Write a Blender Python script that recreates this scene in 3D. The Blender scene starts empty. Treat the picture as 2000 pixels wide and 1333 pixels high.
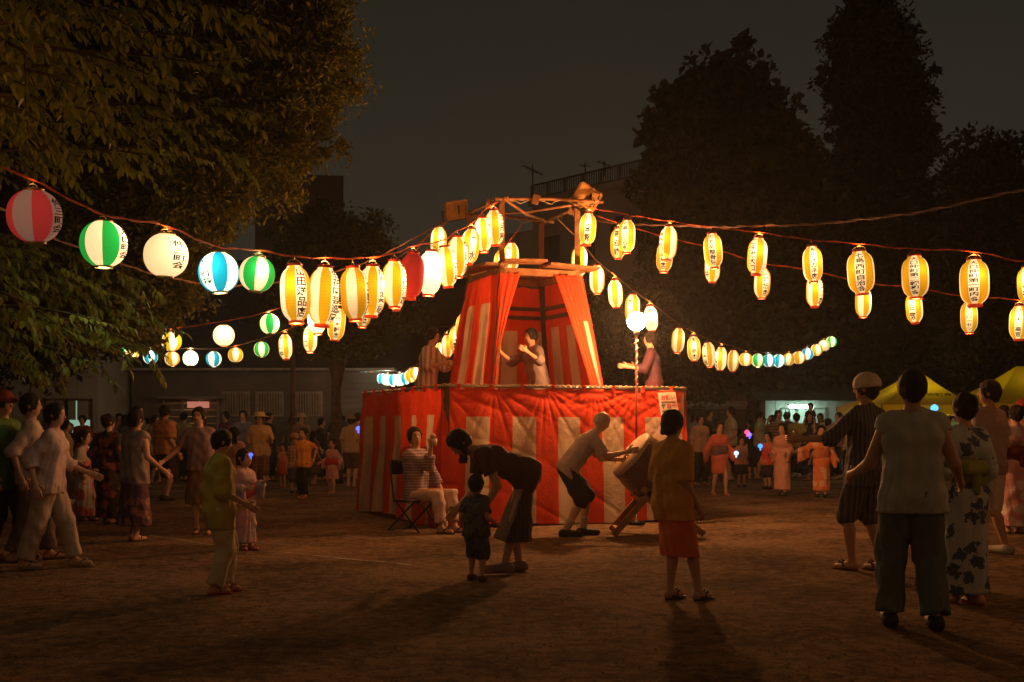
import bpy, bmesh, math, random
import numpy as np
from mathutils import Vector, Matrix

random.seed(7); RNG = np.random.default_rng(11)
SC = bpy.context.scene
COL = SC.collection

# ------------------------------------------------------------------ camera, world, exposure
CAM_H, FPX, HORIZON = 1.25, 2222.2, 835.0
cam_data = bpy.data.cameras.new('camera')
cam_data.lens = 40.0; cam_data.sensor_width = 36.0
cam_data.shift_y = (HORIZON - 666.5) / 2000.0
cam_data.clip_end = 600.0
cam = bpy.data.objects.new('camera', cam_data); COL.objects.link(cam)
cam.location = (0, 0, CAM_H); cam.rotation_euler = (math.pi / 2, 0, 0)
SC.camera = cam

world = bpy.data.worlds.new('World'); SC.world = world; world.use_nodes = True
wn = world.node_tree; wn.nodes.clear()
w_out = wn.nodes.new('ShaderNodeOutputWorld'); w_bg = wn.nodes.new('ShaderNodeBackground')
w_tc = wn.nodes.new('ShaderNodeTexCoord'); w_sep = wn.nodes.new('ShaderNodeSeparateXYZ')
w_ramp = wn.nodes.new('ShaderNodeValToRGB')
w_ramp.color_ramp.elements[0].position = 0.0; w_ramp.color_ramp.elements[0].color = (0.0335, 0.0285, 0.0200, 1)
w_ramp.color_ramp.elements[1].position = 0.42; w_ramp.color_ramp.elements[1].color = (0.0150, 0.0140, 0.0092, 1)
w_noise = wn.nodes.new('ShaderNodeTexNoise'); w_noise.inputs['Scale'].default_value = 2.2; w_noise.inputs['Detail'].default_value = 4
w_mul = wn.nodes.new('ShaderNodeMath'); w_mul.operation = 'MULTIPLY_ADD'
w_mul.inputs[1].default_value = 0.5; w_mul.inputs[2].default_value = 0.75
wn.links.new(w_tc.outputs['Generated'], w_sep.inputs[0]); wn.links.new(w_sep.outputs['Z'], w_ramp.inputs[0])
wn.links.new(w_tc.outputs['Generated'], w_noise.inputs['Vector']); wn.links.new(w_noise.outputs[0], w_mul.inputs[0])
wn.links.new(w_ramp.outputs[0], w_bg.inputs['Color']); wn.links.new(w_mul.outputs[0], w_bg.inputs['Strength'])
wn.links.new(w_bg.outputs[0], w_out.inputs['Surface'])

SC.view_settings.view_transform = 'Standard'; SC.view_settings.look = 'None'
SC.view_settings.gamma = 1.0; SC.view_settings.exposure = 0.0
SC.view_settings.use_curve_mapping = False
SC.render.engine = 'CYCLES'
SC.cycles.max_bounces = 5; SC.cycles.diffuse_bounces = 3; SC.cycles.glossy_bounces = 2
SC.cycles.transmission_bounces = 3; SC.cycles.transparent_max_bounces = 6
SC.cycles.sample_clamp_indirect = 2.0
SC.cycles.use_denoising = True
SC.cycles.caustics_reflective = False; SC.cycles.caustics_refractive = False
try: SC.cycles.use_light_tree = True
except Exception: pass

LAMP_E = 960.0     # the white globe lamp on its pole
LANTERN_K = 1.12     # paper lantern brightness
HAZE = 0.0011        # density of the haze added for a halo round the lamps
LANTERN_FILL_W = 10.5        # point light added at a half metre lantern, watts

# ------------------------------------------------------------------ helpers
def W(px, py, D):
    return Vector(((px - 1000.0) / FPX * D, D, CAM_H + (HORIZON - py) / FPX * D))
def GD(yf, z=0.0):
    return (CAM_H - z) * FPX / (yf - HORIZON)

def tag(o, label=None, cat=None, group=None, kind=None):
    if label: o['label'] = label
    if cat: o['category'] = cat
    if group: o['group'] = group
    if kind: o['kind'] = kind
    return o
def empty(name, loc=(0, 0, 0), rz=0.0, parent=None):
    o = bpy.data.objects.new(name, None); COL.objects.link(o)
    o.location = loc; o.rotation_euler = (0, 0, rz); o.empty_display_size = 0.1
    if parent: o.parent = parent
    return o
def link(name, me, parent=None, loc=None, rot=None, scale=None):
    o = bpy.data.objects.new(name, me); COL.objects.link(o)
    if parent: o.parent = parent
    if loc is not None: o.location = loc
    if rot is not None: o.rotation_euler = rot
    if scale is not None: o.scale = scale
    return o
def mesh_np(name, V, F, mats, smooth=True, midx=None):
    """V (n,3); F (m,k) same-size faces or a list of lists"""
    me = bpy.data.meshes.new(name)
    V = np.asarray(V, dtype=np.float32)
    if isinstance(F, np.ndarray):
        m, k = F.shape
        me.vertices.add(len(V)); me.vertices.foreach_set('co', V.ravel())
        me.loops.add(m * k); me.loops.foreach_set('vertex_index', F.astype(np.int32).ravel())
        me.polygons.add(m)
        me.polygons.foreach_set('loop_start', np.arange(0, m * k, k, dtype=np.int32))
        me.polygons.foreach_set('loop_total', np.full(m, k, dtype=np.int32))
    else:
        me.from_pydata([tuple(v) for v in V], [], F)
    for mt in (mats if isinstance(mats, (list, tuple)) else [mats]): me.materials.append(mt)
    n = len(me.polygons)
    me.polygons.foreach_set('use_smooth', np.full(n, smooth, dtype=bool))
    if midx is not None: me.polygons.foreach_set('material_index', np.asarray(midx, dtype=np.int32))
    me.update(calc_edges=True); me.validate()
    return me

class MB:
    """collects boxes, tubes, lathes; build() links ONE mesh object"""
    def __init__(s): s.V = []; s.F = []; s.M = []; s.S = []
    def add(s, V, F, m=0, smooth=False):
        b = len(s.V); s.V.extend([tuple(v) for v in V]); s.F.extend([[i + b for i in f] for f in F])
        s.M.extend([m] * len(F)); s.S.extend([smooth] * len(F)); return s
    def box(s, c, size, rot=None, m=0):
        hx, hy, hz = size[0] / 2, size[1] / 2, size[2] / 2
        V = [Vector((x, y, z)) for x in (-hx, hx) for y in (-hy, hy) for z in (-hz, hz)]
        if rot is not None: V = [rot @ v for v in V]
        c = Vector(c); V = [v + c for v in V]
        return s.add(V, [(0, 1, 3, 2), (4, 6, 7, 5), (0, 4, 5, 1), (2, 3, 7, 6), (0, 2, 6, 4), (1, 5, 7, 3)], m)
    def beam(s, a, b, w, h, m=0, up=(0, 0, 1)):
        a, b = Vector(a), Vector(b); d = b - a; L = d.length
        if L < 1e-6: return s
        d.normalize(); up = Vector(up)
        if abs(d.dot(up)) > 0.98: up = Vector((0, 1, 0))
        x = d.cross(up).normalized(); z = x.cross(d).normalized()
        R = Matrix((x, d, z)).transposed()
        return s.box((a + b) / 2, (w, L, h), R, m)
    def tube(s, pts, r, n=6, m=0, caps=True):
        pts = [Vector(p) for p in pts]; N = len(pts)
        rs = r if isinstance(r, (list, tuple)) else [r] * N
        V = []; prev = None
        for i, p in enumerate(pts):
            t = (pts[min(i + 1, N - 1)] - pts[max(i - 1, 0)]).normalized()
            if prev is None:
                a = Vector((0, 0, 1)) if abs(t.z) < 0.9 else Vector((1, 0, 0)); prev = t.cross(a).normalized()
            x = (prev - t * prev.dot(t)).normalized(); prev = x; y = t.cross(x)
            for k in range(n):
                an = 2 * math.pi * k / n; V.append(p + (x * math.cos(an) + y * math.sin(an)) * rs[i])
        F = [(i * n + k, i * n + (k + 1) % n, (i + 1) * n + (k + 1) % n, (i + 1) * n + k) for i in range(N - 1) for k in range(n)]
        if caps: F += [tuple(range(n))[::-1], tuple(range((N - 1) * n, N * n))]
        return s.add(V, F, m, True)
    def lathe(s, prof, n=20, m=0, M=None, smooth=True):
        V = []; 
        for r, z in prof:
            for k in range(n):
                an = 2 * math.pi * k / n; v = Vector((r * math.cos(an), r * math.sin(an), z)); V.append(M @ v if M else v)
        F = [(i * n + k, i * n + (k + 1) % n, (i + 1) * n + (k + 1) % n, (i + 1) * n + k) for i in range(len(prof) - 1) for k in range(n)]
        F += [tuple(range(n))[::-1], tuple(range((len(prof) - 1) * n, len(prof) * n))]
        return s.add(V, F, m, smooth)
    def mesh(s, name, mats):
        me = bpy.data.meshes.new(name); me.from_pydata(s.V, [], s.F)
        for mt in (mats if isinstance(mats, (list, tuple)) else [mats]): me.materials.append(mt)
        me.polygons.foreach_set('material_index', np.array(s.M, dtype=np.int32))
        me.polygons.foreach_set('use_smooth', np.array(s.S, dtype=bool)); me.update()
        return me
    def build(s, name, mats, parent=None, origin=None):
        if origin is not None:
            o = Vector(origin); s.V = [tuple(Vector(v) - o) for v in s.V]
        return link(name, s.mesh(name, mats), parent, loc=origin)

# ------------------------------------------------------------------ materials
_mc = {}
def mat(name, color, rough=0.75, color2=None, scale=6.0, bump=0.0, bscale=40.0, pattern='noise', metal=0.0,
        translucent=0.0, spec=0.3, emit=None, estr=0.0, detail=4.0):
    key = name
    if key in _mc: return _mc[key]
    m = bpy.data.materials.new(name); m.use_nodes = True; nt = m.node_tree; N = nt.nodes; L = nt.links
    b = N['Principled BSDF']; b.inputs['Roughness'].default_value = rough; b.inputs['Metallic'].default_value = metal
    b.inputs['Specular IOR Level'].default_value = spec
    tc = N.new('ShaderNodeTexCoord')
    c2 = color2 or tuple(c * 0.68 for c in color)
    mix = N.new('ShaderNodeMix'); mix.data_type = 'RGBA'
    mix.inputs[6].default_value = (*color, 1); mix.inputs[7].default_value = (*c2, 1)
    fac = None
    if pattern == 'noise':
        t = N.new('ShaderNodeTexNoise'); t.inputs['Scale'].default_value = scale; t.inputs['Detail'].default_value = detail
        L.new(tc.outputs['Object'], t.inputs['Vector'])
        r = N.new('ShaderNodeMapRange'); r.inputs[1].default_value = 0.35; r.inputs[2].default_value = 0.65
        L.new(t.outputs[0], r.inputs[0]); fac = r.outputs[0]
    elif pattern in ('vstripe', 'hstripe', 'check'):
        def saw(axis):
            sp = N.new('ShaderNodeSeparateXYZ'); L.new(tc.outputs['Object'], sp.inputs[0])
            a = N.new('ShaderNodeMath'); a.operation = 'MULTIPLY'; a.inputs[1].default_value = scale; L.new(sp.outputs[axis], a.inputs[0])
            s = N.new('ShaderNodeMath'); s.operation = 'FRACT'; L.new(a.outputs[0], s.inputs[0])
            g = N.new('ShaderNodeMath'); g.operation = 'GREATER_THAN'; g.inputs[1].default_value = 0.55; L.new(s.outputs[0], g.inputs[0])
            return g.outputs[0]
        if pattern == 'vstripe': fac = saw(0)
        elif pattern == 'hstripe': fac = saw(2)
        else:
            a = N.new('ShaderNodeMath'); a.operation = 'ADD'; L.new(saw(0), a.inputs[0]); L.new(saw(2), a.inputs[1])
            h = N.new('ShaderNodeMath'); h.operation = 'MULTIPLY'; h.inputs[1].default_value = 0.5; L.new(a.outputs[0], h.inputs[0]); fac = h.outputs[0]
    elif pattern == 'floral':
        t = N.new('ShaderNodeTexVoronoi'); t.inputs['Scale'].default_value = scale
        t2 = N.new('ShaderNodeTexNoise'); t2.inputs['Scale'].default_value = scale * 2.3
        ad = N.new('ShaderNodeMixRGB'); ad.inputs[0].default_value = 0.12
        L.new(tc.outputs['Object'], t2.inputs['Vector']); L.new(tc.outputs['Object'], ad.inputs[1]); L.new(t2.outputs['Color'], ad.inputs[2])
        L.new(ad.outputs[0], t.inputs['Vector'])
        g = N.new('ShaderNodeMath'); g.operation = 'LESS_THAN'; g.inputs[1].default_value = 0.42; L.new(t.outputs['Distance'], g.inputs[0]); fac = g.outputs[0]
    L.new(fac, mix.inputs[0]); L.new(mix.outputs[2], b.inputs['Base Color'])
    if bump > 0:
        t = N.new('ShaderNodeTexNoise'); t.inputs['Scale'].default_value = bscale; t.inputs['Detail'].default_value = 5
        L.new(tc.outputs['Object'], t.inputs['Vector'])
        bp = N.new('ShaderNodeBump'); bp.inputs['Strength'].default_value = bump; bp.inputs['Distance'].default_value = 0.02
        L.new(t.outputs[0], bp.inputs['Height']); L.new(bp.outputs[0], b.inputs['Normal'])
    if emit:
        b.inputs['Emission Color'].default_value = (*emit, 1); b.inputs['Emission Strength'].default_value = estr
    if translucent > 0:
        tr = N.new('ShaderNodeBsdfTranslucent'); L.new(mix.outputs[2], tr.inputs[0])
        ms = N.new('ShaderNodeMixShader'); ms.inputs[0].default_value = translucent
        L.new(b.outputs[0], ms.inputs[1]); L.new(tr.outputs[0], ms.inputs[2]); L.new(ms.outputs[0], N['Material Output'].inputs['Surface'])
    _mc[key] = m
    return m
# ------------------------------------------------------------------ ground
def ground_material():
    m = bpy.data.materials.new('packed_dirt'); m.use_nodes = True; nt = m.node_tree; N = nt.nodes; L = nt.links
    b = N['Principled BSDF']; b.inputs['Roughness'].default_value = 0.95; b.inputs['Specular IOR Level'].default_value = 0.15
    tc = N.new('ShaderNodeTexCoord')
    n1 = N.new('ShaderNodeTexNoise'); n1.inputs['Scale'].default_value = 0.7; n1.inputs['Detail'].default_value = 8; n1.inputs['Roughness'].default_value = 0.65
    n2 = N.new('ShaderNodeTexNoise'); n2.inputs['Scale'].default_value = 9.0; n2.inputs['Detail'].default_value = 8; n2.inputs['Roughness'].default_value = 0.7
    n3 = N.new('ShaderNodeTexNoise'); n3.inputs['Scale'].default_value = 60.0; n3.inputs['Detail'].default_value = 4
    for n in (n1, n2, n3): L.new(tc.outputs['Object'], n.inputs['Vector'])
    a = N.new('ShaderNodeMath'); a.operation = 'ADD'; L.new(n1.outputs[0], a.inputs[0]); L.new(n2.outputs[0], a.inputs[1])
    a2 = N.new('ShaderNodeMath'); a2.operation = 'MULTIPLY_ADD'; a2.inputs[1].default_value = 0.42; L.new(n3.outputs[0], a2.inputs[0]); L.new(a.outputs[0], a2.inputs[2])
    r = N.new('ShaderNodeValToRGB'); e = r.color_ramp.elements
    e[0].position = 0.50; e[0].color = (0.070, 0.040, 0.025, 1); e[1].position = 0.67; e[1].color = (0.34, 0.215, 0.13, 1)
    k = e.new(0.575); k.color = (0.165, 0.103, 0.058, 1)
    mr = N.new('ShaderNodeMapRange'); mr.inputs[1].default_value = 0.0; mr.inputs[2].default_value = 2.0
    L.new(a2.outputs[0], mr.inputs[0]); L.new(mr.outputs[0], r.inputs[0]); L.new(r.outputs[0], b.inputs['Base Color'])
    bp = N.new('ShaderNodeBump'); bp.inputs['Strength'].default_value = 1.0; bp.inputs['Distance'].default_value = 0.11
    L.new(a2.outputs[0], bp.inputs['Height']); L.new(bp.outputs[0], b.inputs['Normal'])
    return m
def undul(x, y):
    return 0.010 * np.sin(1.7 * x + 0.6 * y) * np.sin(1.1 * y - 0.4 * x) + 0.006 * np.sin(4.1 * x + 2) * np.sin(3.3 * y + 1)
nx, ny = 150, 170
gx = np.linspace(-14, 14, nx); gy = np.linspace(1.0, 32, ny)
X, Y = np.meshgrid(gx, gy, indexing='ij')
edge = np.clip(np.minimum(np.minimum(X + 14, 14 - X), np.minimum(Y - 1.0, 32 - Y)) / 1.5, 0, 1)
Z = (undul(X, Y) - 0.010) * edge - 0.004 * (1 - edge)
V = np.stack([X, Y, Z], -1).reshape(-1, 3)
idx = np.arange(nx * ny).reshape(nx, ny)
F = np.stack([idx[:-1, :-1], idx[1:, :-1], idx[1:, 1:], idx[:-1, 1:]], -1).reshape(-1, 4)
# the far sheet is one big frame around the finer sheet
B = [(-300, -60), (300, -60), (300, 400), (-300, 400)]; I = [(-14, 1.0), (14, 1.0), (14, 32), (-14, 32)]
base = len(V)
V = np.concatenate([V, np.array([(x, y, -0.004) for x, y in B + I])])
F = np.concatenate([F, np.array([[base + k, base + (k + 1) % 4, base + 4 + (k + 1) % 4, base + 4 + k] for k in range(4)])])
GM = ground_material()
tag(link('ground', mesh_np('ground', V, F, GM)), kind='structure')
def gz(x, y):
    e = float(np.clip(min(x + 14, 14 - x, y - 1.0, 32 - y) / 1.5, 0, 1)); return float((undul(x, y) - 0.010) * e - 0.004 * (1 - e))

# chalk lines on the dirt
chalk = mat('worn_chalk', (0.42, 0.37, 0.30), 0.95, (0.13, 0.095, 0.06), 7.0, 0.3, 60)
def chalk_line(pts, w, label):
    P = []
    for (a, b) in zip(pts[:-1], pts[1:]):
        n = max(2, int((Vector(b) - Vector(a)).length / 0.18))
        for i in range(n): P.append(Vector(a).lerp(Vector(b), i / n))
    P.append(Vector(pts[-1])); V = []
    for i, p in enumerate(P):
        t = (P[min(i + 1, len(P) - 1)] - P[max(i - 1, 0)]).normalized(); n = Vector((-t.y, t.x))
        ww = w * (0.6 + 0.5 * random.random())
        for s in (-1, 1):
            q = p + n * s * ww / 2; V.append((q.x, q.y, gz(q.x, q.y) + 0.004))
    F = [(2 * i, 2 * i + 1, 2 * i + 3, 2 * i + 2) for i in range(len(P) - 1)]
    return tag(link('chalk_line', mesh_np('chalk_line', np.array(V), np.array(F), chalk)), label, 'line', 'chalk lines on the dirt ground', 'thing')
def gp(px, py): d = GD(py); return Vector(((px - 1000) / FPX * d, d))
chalk_line([gp(290, 1044), gp(360, 1056), gp(430, 1067)], 0.06, 'short worn chalk line between the walkers on the left')
chalk_line([gp(470, 1072), gp(560, 1078), gp(640, 1086), gp(720, 1094), gp(800, 1104)], 0.06, 'worn chalk line running right across the dirt before the seated man')
chalk_line([gp(-40, 1004), gp(150, 986), gp(330, 984), gp(480, 977), gp(600, 970), gp(706, 963)], 0.09, 'long chalk line behind the walkers reaching the left side of the stage')
chalk_line([gp(1360, 953), gp(1500, 963), gp(1620, 975), gp(1760, 990), gp(2040, 1010)], 0.09, 'long chalk line at the feet of the children right of the stage')
# litter: dry leaves and paper scraps
lit = mat('dry_leaf', (0.34, 0.25, 0.12), 0.8, (0.20, 0.12, 0.05), 30)
mb = MB()
for k in range(520):
    y = random.uniform(5, 19); x = random.uniform(-0.46, 0.46) * y; z = gz(x, y) + 0.006
    a = random.uniform(0, 6.28); l = random.uniform(0.008, 0.032); w = l * random.uniform(.3, .6)
    R = Matrix.Rotation(a, 3, 'Z') @ Matrix.Rotation(random.uniform(-.35, .35), 3, 'Y')
    c = Vector((x, y, z + 0.004)); V = [c + R @ Vector(v) for v in ((-l, 0, 0), (0, w, .004), (l, 0, .002), (0, -w, 0))]
    mb.add(V, [(0, 1, 2), (0, 2, 3)])
pb = MB(); rp = random.Random(77)
for k in range(5200):
    y = 4.5 + 14 * rp.random() ** 1.3; x = rp.uniform(-.47, .47) * y; r_ = rp.uniform(.003, .011); c = Vector((x, y, gz(x, y) + r_ * .2)); a = rp.uniform(0, 6)
    pb.add([c + Vector(v) * r_ for v in ((math.cos(a), math.sin(a), 0), (-math.sin(a), math.cos(a), 0), (-math.cos(a), -math.sin(a), 0), (math.sin(a), -math.cos(a), 0), (.1, .1, rp.uniform(.5, .9)))], [(0, 1, 4), (1, 2, 4), (2, 3, 4), (3, 0, 4)])
tag(pb.build('gravel', mat('pebble', (.26, .19, .13), .9, (.10, .07, .05), 40)), 'small pebbles scattered over the packed dirt', 'gravel', kind='stuff')
tag(mb.build('leaf_litter', lit), 'small dry leaves and scraps scattered over the dirt ground', 'litter', kind='stuff')
for k, (px, py) in enumerate([(398, 1143), (470, 1170), (408, 1243), (687, 1282), (12, 1202), (757, 1178), (1225, 1098), (985, 1147)]):
    d = GD(py); x = (px - 1000) / FPX * d
    t = MB(); R = Matrix.Rotation(random.uniform(0, 3), 3, 'Z'); ll = .035 + .02 * random.random()
    V = [R @ Vector(v) + Vector((0, 0, .012)) for v in ((-ll, 0, 0), (-ll * .3, ll * .35, .008), (ll, 0, .004), (-ll * .2, -ll * .35, 0))]
    t.add(V, [(0, 1, 2, 3)]); V2 = [v - Vector((0, 0, .004)) for v in V]; t.add(V2, [(3, 2, 1, 0)])
    where = ['beside the near sandalled walker, nearest the chalk line', 'just right of the near sandal on the left', 'alone on the dark dirt at lower left', 'at the bottom of the picture left of centre',
             'at the far left edge of the ground', 'left of the boy held by the bending woman', 'left of the woman in heeled sandals', 'behind the boy and the bending woman'][k]
    tag(t.build('fallen_leaf', lit, origin=(x, d, gz(x, d))), 'pale dry leaf lying ' + where, 'leaf', 'single fallen leaves on the dirt')

# ------------------------------------------------------------------ stage: platform with tapered tower
RED = mat('red_cotton', (0.72, 0.066, 0.018), 0.85, (0.62, 0.050, 0.014), 3.0, 0.3, 30, translucent=0.36)
WHT = mat('white_cotton', (0.68, 0.53, 0.40), 0.85, (0.55, 0.42, 0.31), 3.0, 0.3, 30, translucent=0.36)
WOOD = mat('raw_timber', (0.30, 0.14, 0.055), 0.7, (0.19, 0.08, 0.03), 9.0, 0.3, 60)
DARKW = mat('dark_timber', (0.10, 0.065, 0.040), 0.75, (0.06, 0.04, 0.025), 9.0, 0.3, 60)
PIPE = mat('galvanised_pipe', (0.45, 0.43, 0.38), 0.4, metal=0.7)
ROPE = mat('twine', (0.45, 0.36, 0.22), 0.9)
BLACK = mat('black_metal', (0.02, 0.02, 0.022), 0.45, metal=0.4)

stage = empty('festival_stage', (0.16, 16.2, 0))
tag(stage, 'wooden festival stage and tapered tower hung with red and white striped cloth', 'stage')
SO = Vector((0.16, 16.2, 0))
def sp(name, mbd, mats, parent=None): 
    mbd.V = [tuple(Vector(v) - SO) for v in mbd.V]
    return link(name, mbd.mesh(name, mats), parent or stage)

def cloth(name, P00, P10, P01, P11, nu, nv, stripes, band=0.2, amp=0.03, nf=7, sag=0.0, nties=0, phase=0.0, start=0, curve=None, bottomwave=0.0, gather=0.0, label=None, swag=0.0):
    """P00 top start, P10 top end, P01 bottom start, P11 bottom end"""
    P00, P10, P01, P11 = map(np.array, (P00, P10, P01, P11))
    # columns fall exactly on stripe edges
    per = max(2, int(nu / stripes)); nu = per * stripes
    nb = max(2, int(nv * band)); vs = np.concatenate([np.linspace(0, band, nb + 1), np.linspace(band, 1, nv - nb + 1)[1:]])
    us = np.linspace(0, 1, nu + 1); U, Vv = np.meshgrid(us, vs, indexing='ij')
    u = U[..., None]; v = Vv[..., None]
    P = (P00 * (1 - u) + P10 * u) * (1 - v) + (P01 * (1 - u) + P11 * u) * v
    if curve is not None: P = P + curve(U, Vv)
    d = (P10 - P00) + (P11 - P01); d = d / np.linalg.norm(d); down = (P01 - P00) + (P11 - P10); n = np.cross(d, down); n = n / np.linalg.norm(n)
    g = 0.25 + 0.75 * Vv if gather == 0 else 1.0
    f = amp * g * (np.sin(2 * np.pi * nf * U + phase + 0.9 * np.sin(2.3 * Vv + phase)) + 0.45 * np.sin(2 * np.pi * nf * 2.3 * U + 1.3 + 2 * Vv + phase))
    f = f + 0.4 * amp * np.sin(9 * Vv + 5 * U + phase) * (1 - Vv)
    if swag: # drag lines sweeping from the ties
        for q_, c in enumerate(np.linspace(0, 1, 6)):   # sharp creases fanning out from the ties and corners
            dx, dy = (U - c) * 3.4, Vv * 1.75 + .03; th_ = np.arctan2(dy, dx); rr = np.hypot(dx, dy)
            f = f + swag * 1.5 * (0.5 + 0.5 * np.cos((15 + 3 * q_) * th_ + 1.7 * q_)) ** 5 * np.exp(-rr * 1.5) * np.minimum(rr * 4, 1)
        f = f + swag * 1.1 * (1 - np.abs(np.sin(15 * (Vv - 0.10 * np.cos(2 * np.pi * (U - .5)) + .03 * np.sin(7 * U))))) ** 3 * np.exp(-((Vv - 0.10) / 0.11) ** 2)
        f = f + swag * .8 * (1 - np.abs(np.sin(9 * Vv - 7 * U + 1.1 * np.sin(5 * U)))) ** 6 * (.3 + .7 * np.abs(np.sin(5 * U + 2 * Vv)))
    P = P + n * f[..., None]
    if sag and nties:
        P[..., 2] -= sag * np.abs(np.sin(np.pi * nties * U)) * np.exp(-Vv * 9)
    if bottomwave: P[..., 2] += bottomwave * np.sin(7 * U + phase) * Vv ** 6
    Vt = P.reshape(-1, 3) - np.array(SO); I_ = np.arange((nu + 1) * (len(vs))).reshape(nu + 1, len(vs))
    Fq = np.stack([I_[:-1, :-1], I_[1:, :-1], I_[1:, 1:], I_[:-1, 1:]], -1)
    row = (vs[1:] + vs[:-1]) / 2; colp = (np.arange(nu) // per + start) % 2
    mi = np.where(row[None, :] < band, 0, colp[:, None]).astype(int)
    o = link(name, mesh_np(name, Vt, Fq.reshape(-1, 4), [RED, WHT], True, mi.reshape(-1)), stage)
    if label: o['label'] = label
    return o

FL, FR, BL = Vector((-0.86, 14.15, 0)), Vector((2.34, 15.30, 0)), Vector((-2.25, 17.10, 0)); BR = FR + BL - FL
def at(p, z): return Vector((p.x, p.y, z))
TOPZ = 1.76; FLOORZ = 1.05
# inner frame
for p in (FL, FR, BR, BL):
    q = p.lerp((FL + BR) / 2, 0.035)
    m = MB(); m.beam(at(q, 0), at(q, TOPZ + 0.0), 0.10, 0.10, up=(0, 1, 0)); sp('post', m, DARKW)
# floor boards
nb_ = 20
for i in range(nb_):
    t0, t1 = (i + 0.02) / nb_, (i + 0.98) / nb_
    a0 = FL.lerp(BL, t0) * 0.97 + (FL + BR) / 2 * 0.03; 
    c0, c1 = FL.lerp(BL, (t0 + t1) / 2), FR.lerp(BR, (t0 + t1) / 2)
    cc = (FL + BR) / 2; c0 = c0.lerp(cc, .04); c1 = c1.lerp(cc, .04)
    m = MB(); m.beam(at(c0, FLOORZ - 0.02), at(c1, FLOORZ - 0.02), 0.152, 0.036); sp('floor_board', m, DARKW)
# rails with rope wrapping and pipe
for a, b in ((FL, FR), (FL, BL), (FR, BR), (BL, BR)):
    m = MB(); m.tube([at(a, TOPZ + 0.005), at(b, TOPZ + 0.005)], 0.016, 8); sp('rail', m, PIPE)
cloth('cloth_panel', at(FL, TOPZ), at(FR, TOPZ), at(FL, 0.02) + Vector((-.03, -.05, 0)), at(FR, 0.02) + Vector((.05, -.06, 0)), 220, 90, 11, 0.215, 0.022, 4, 0.03, 7, 0.5, bottomwave=0.015, swag=0.010, label='front cloth panel with broad red and white stripes')
cloth('cloth_panel', at(BL, TOPZ), at(FL, TOPZ), at(BL, 0.03) + Vector((-.12, 0, 0)), at(FL, 0.02) + Vector((-.03, -.04, 0)), 176, 80, 11, 0.2, 0.05, 6, 0.04, 6, 1.9, bottomwave=-0.03, swag=0.008, label='left side cloth panel with loose folds')
cloth('cloth_panel', at(FR, TOPZ), at(BR, TOPZ), at(FR, 0.02) + Vector((.05, -.02, 0)), at(BR, 0.02) + Vector((.1, 0, 0)), 66, 26, 11, 0.2, 0.04, 6, 0.04, 6, 0.9, label='right side cloth panel')
cloth('cloth_panel', at(BR, TOPZ), at(BL, TOPZ), at(BR, 0.02), at(BL, 0.02), 66, 20, 11, 0.2, 0.04, 6, 0.04, 6, 2.9, label='rear cloth panel')
for i in range(8):
    for a, b, nn in ((FL, FR, (-.338, .941)), (FL, BL, (.9, .4))):
        p = a.lerp(b, (i + .5) / 8); t = (b - a).normalized()
        m = MB(); m.beam(at(p, TOPZ + .028) - t * .018 + Vector((0, -.012, 0)), at(p, TOPZ + .028) + t * .018 + Vector((0, -.012, 0)), 0.05, 0.012)
        m.box(at(p, TOPZ - .012) + Vector((-.01, -.026, 0)), (0.045, 0.008, 0.085)); sp('cloth_tab', m, RED)
# rope along front rail : striped cord
m = MB(); N_ = 150; pts = []
for i in range(N_ + 1):
    t = i / N_; p = at(FL.lerp(FR, t), TOPZ + .026); an = t * 2 * math.pi * 45
    pts.append(p + Vector((0, -.012 + .008 * math.cos(an), .008 * math.sin(an))))
m.tube(pts, 0.006, 5); sp('rail_cord', m, ROPE)

# tower
C0 = Vector((0.15, 16.2, 0)); U_ = Vector((.941, .338, 0)); V_ = Vector((-.426, .905, 0))
def tw(z):
    L = 1.5 + (1.12 - 1.5) * (z - 1.76) / (3.38 - 1.76)
    f = C0 - (U_ + V_) * L / 2
    return [f, f + U_ * L, f + (U_ + V_) * L, f + V_ * L]   # FL FR BR BL
def TP(i, z): p = tw(z)[i]; return Vector((p.x, p.y, z))
for i in range(4):
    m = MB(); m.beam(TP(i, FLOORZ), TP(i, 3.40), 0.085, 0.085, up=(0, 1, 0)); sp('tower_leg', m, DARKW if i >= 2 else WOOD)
top4 = [TP(i, 3.40) for i in range(4)]
ring = [C0 + Vector((-.26, -.9, 4.32)), C0 + Vector((.98, -.62, 4.34)), C0 + Vector((.37, .98, 4.36)), C0 + Vector((-.83, .45, 4.36))]
for i in range(4):
    q = top4[i]; m = MB(); m.beam((q.x, q.y, 3.42), (q.x, q.y, 4.33 if i != 2 else 4.3), 0.075, 0.075, up=(0, 1, 0)); sp('upper_post', m, WOOD)
for i in range(4):
    a, b = top4[i], top4[(i + 1) % 4]; m = MB(); m.beam(a + Vector((0, 0, -.02)), b + Vector((0, 0, -.02)), .07, .09); sp('beam', m, WOOD)
    for z in ((2.87, 3.00) if i in (1, 2) else (2.62,) if i == 0 and False else ()):
        a, b = TP(i, z), TP((i + 1) % 4, z); m = MB(); m.beam(a, b, .035, .055); sp('cross_bar', m, DARKW)
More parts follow.
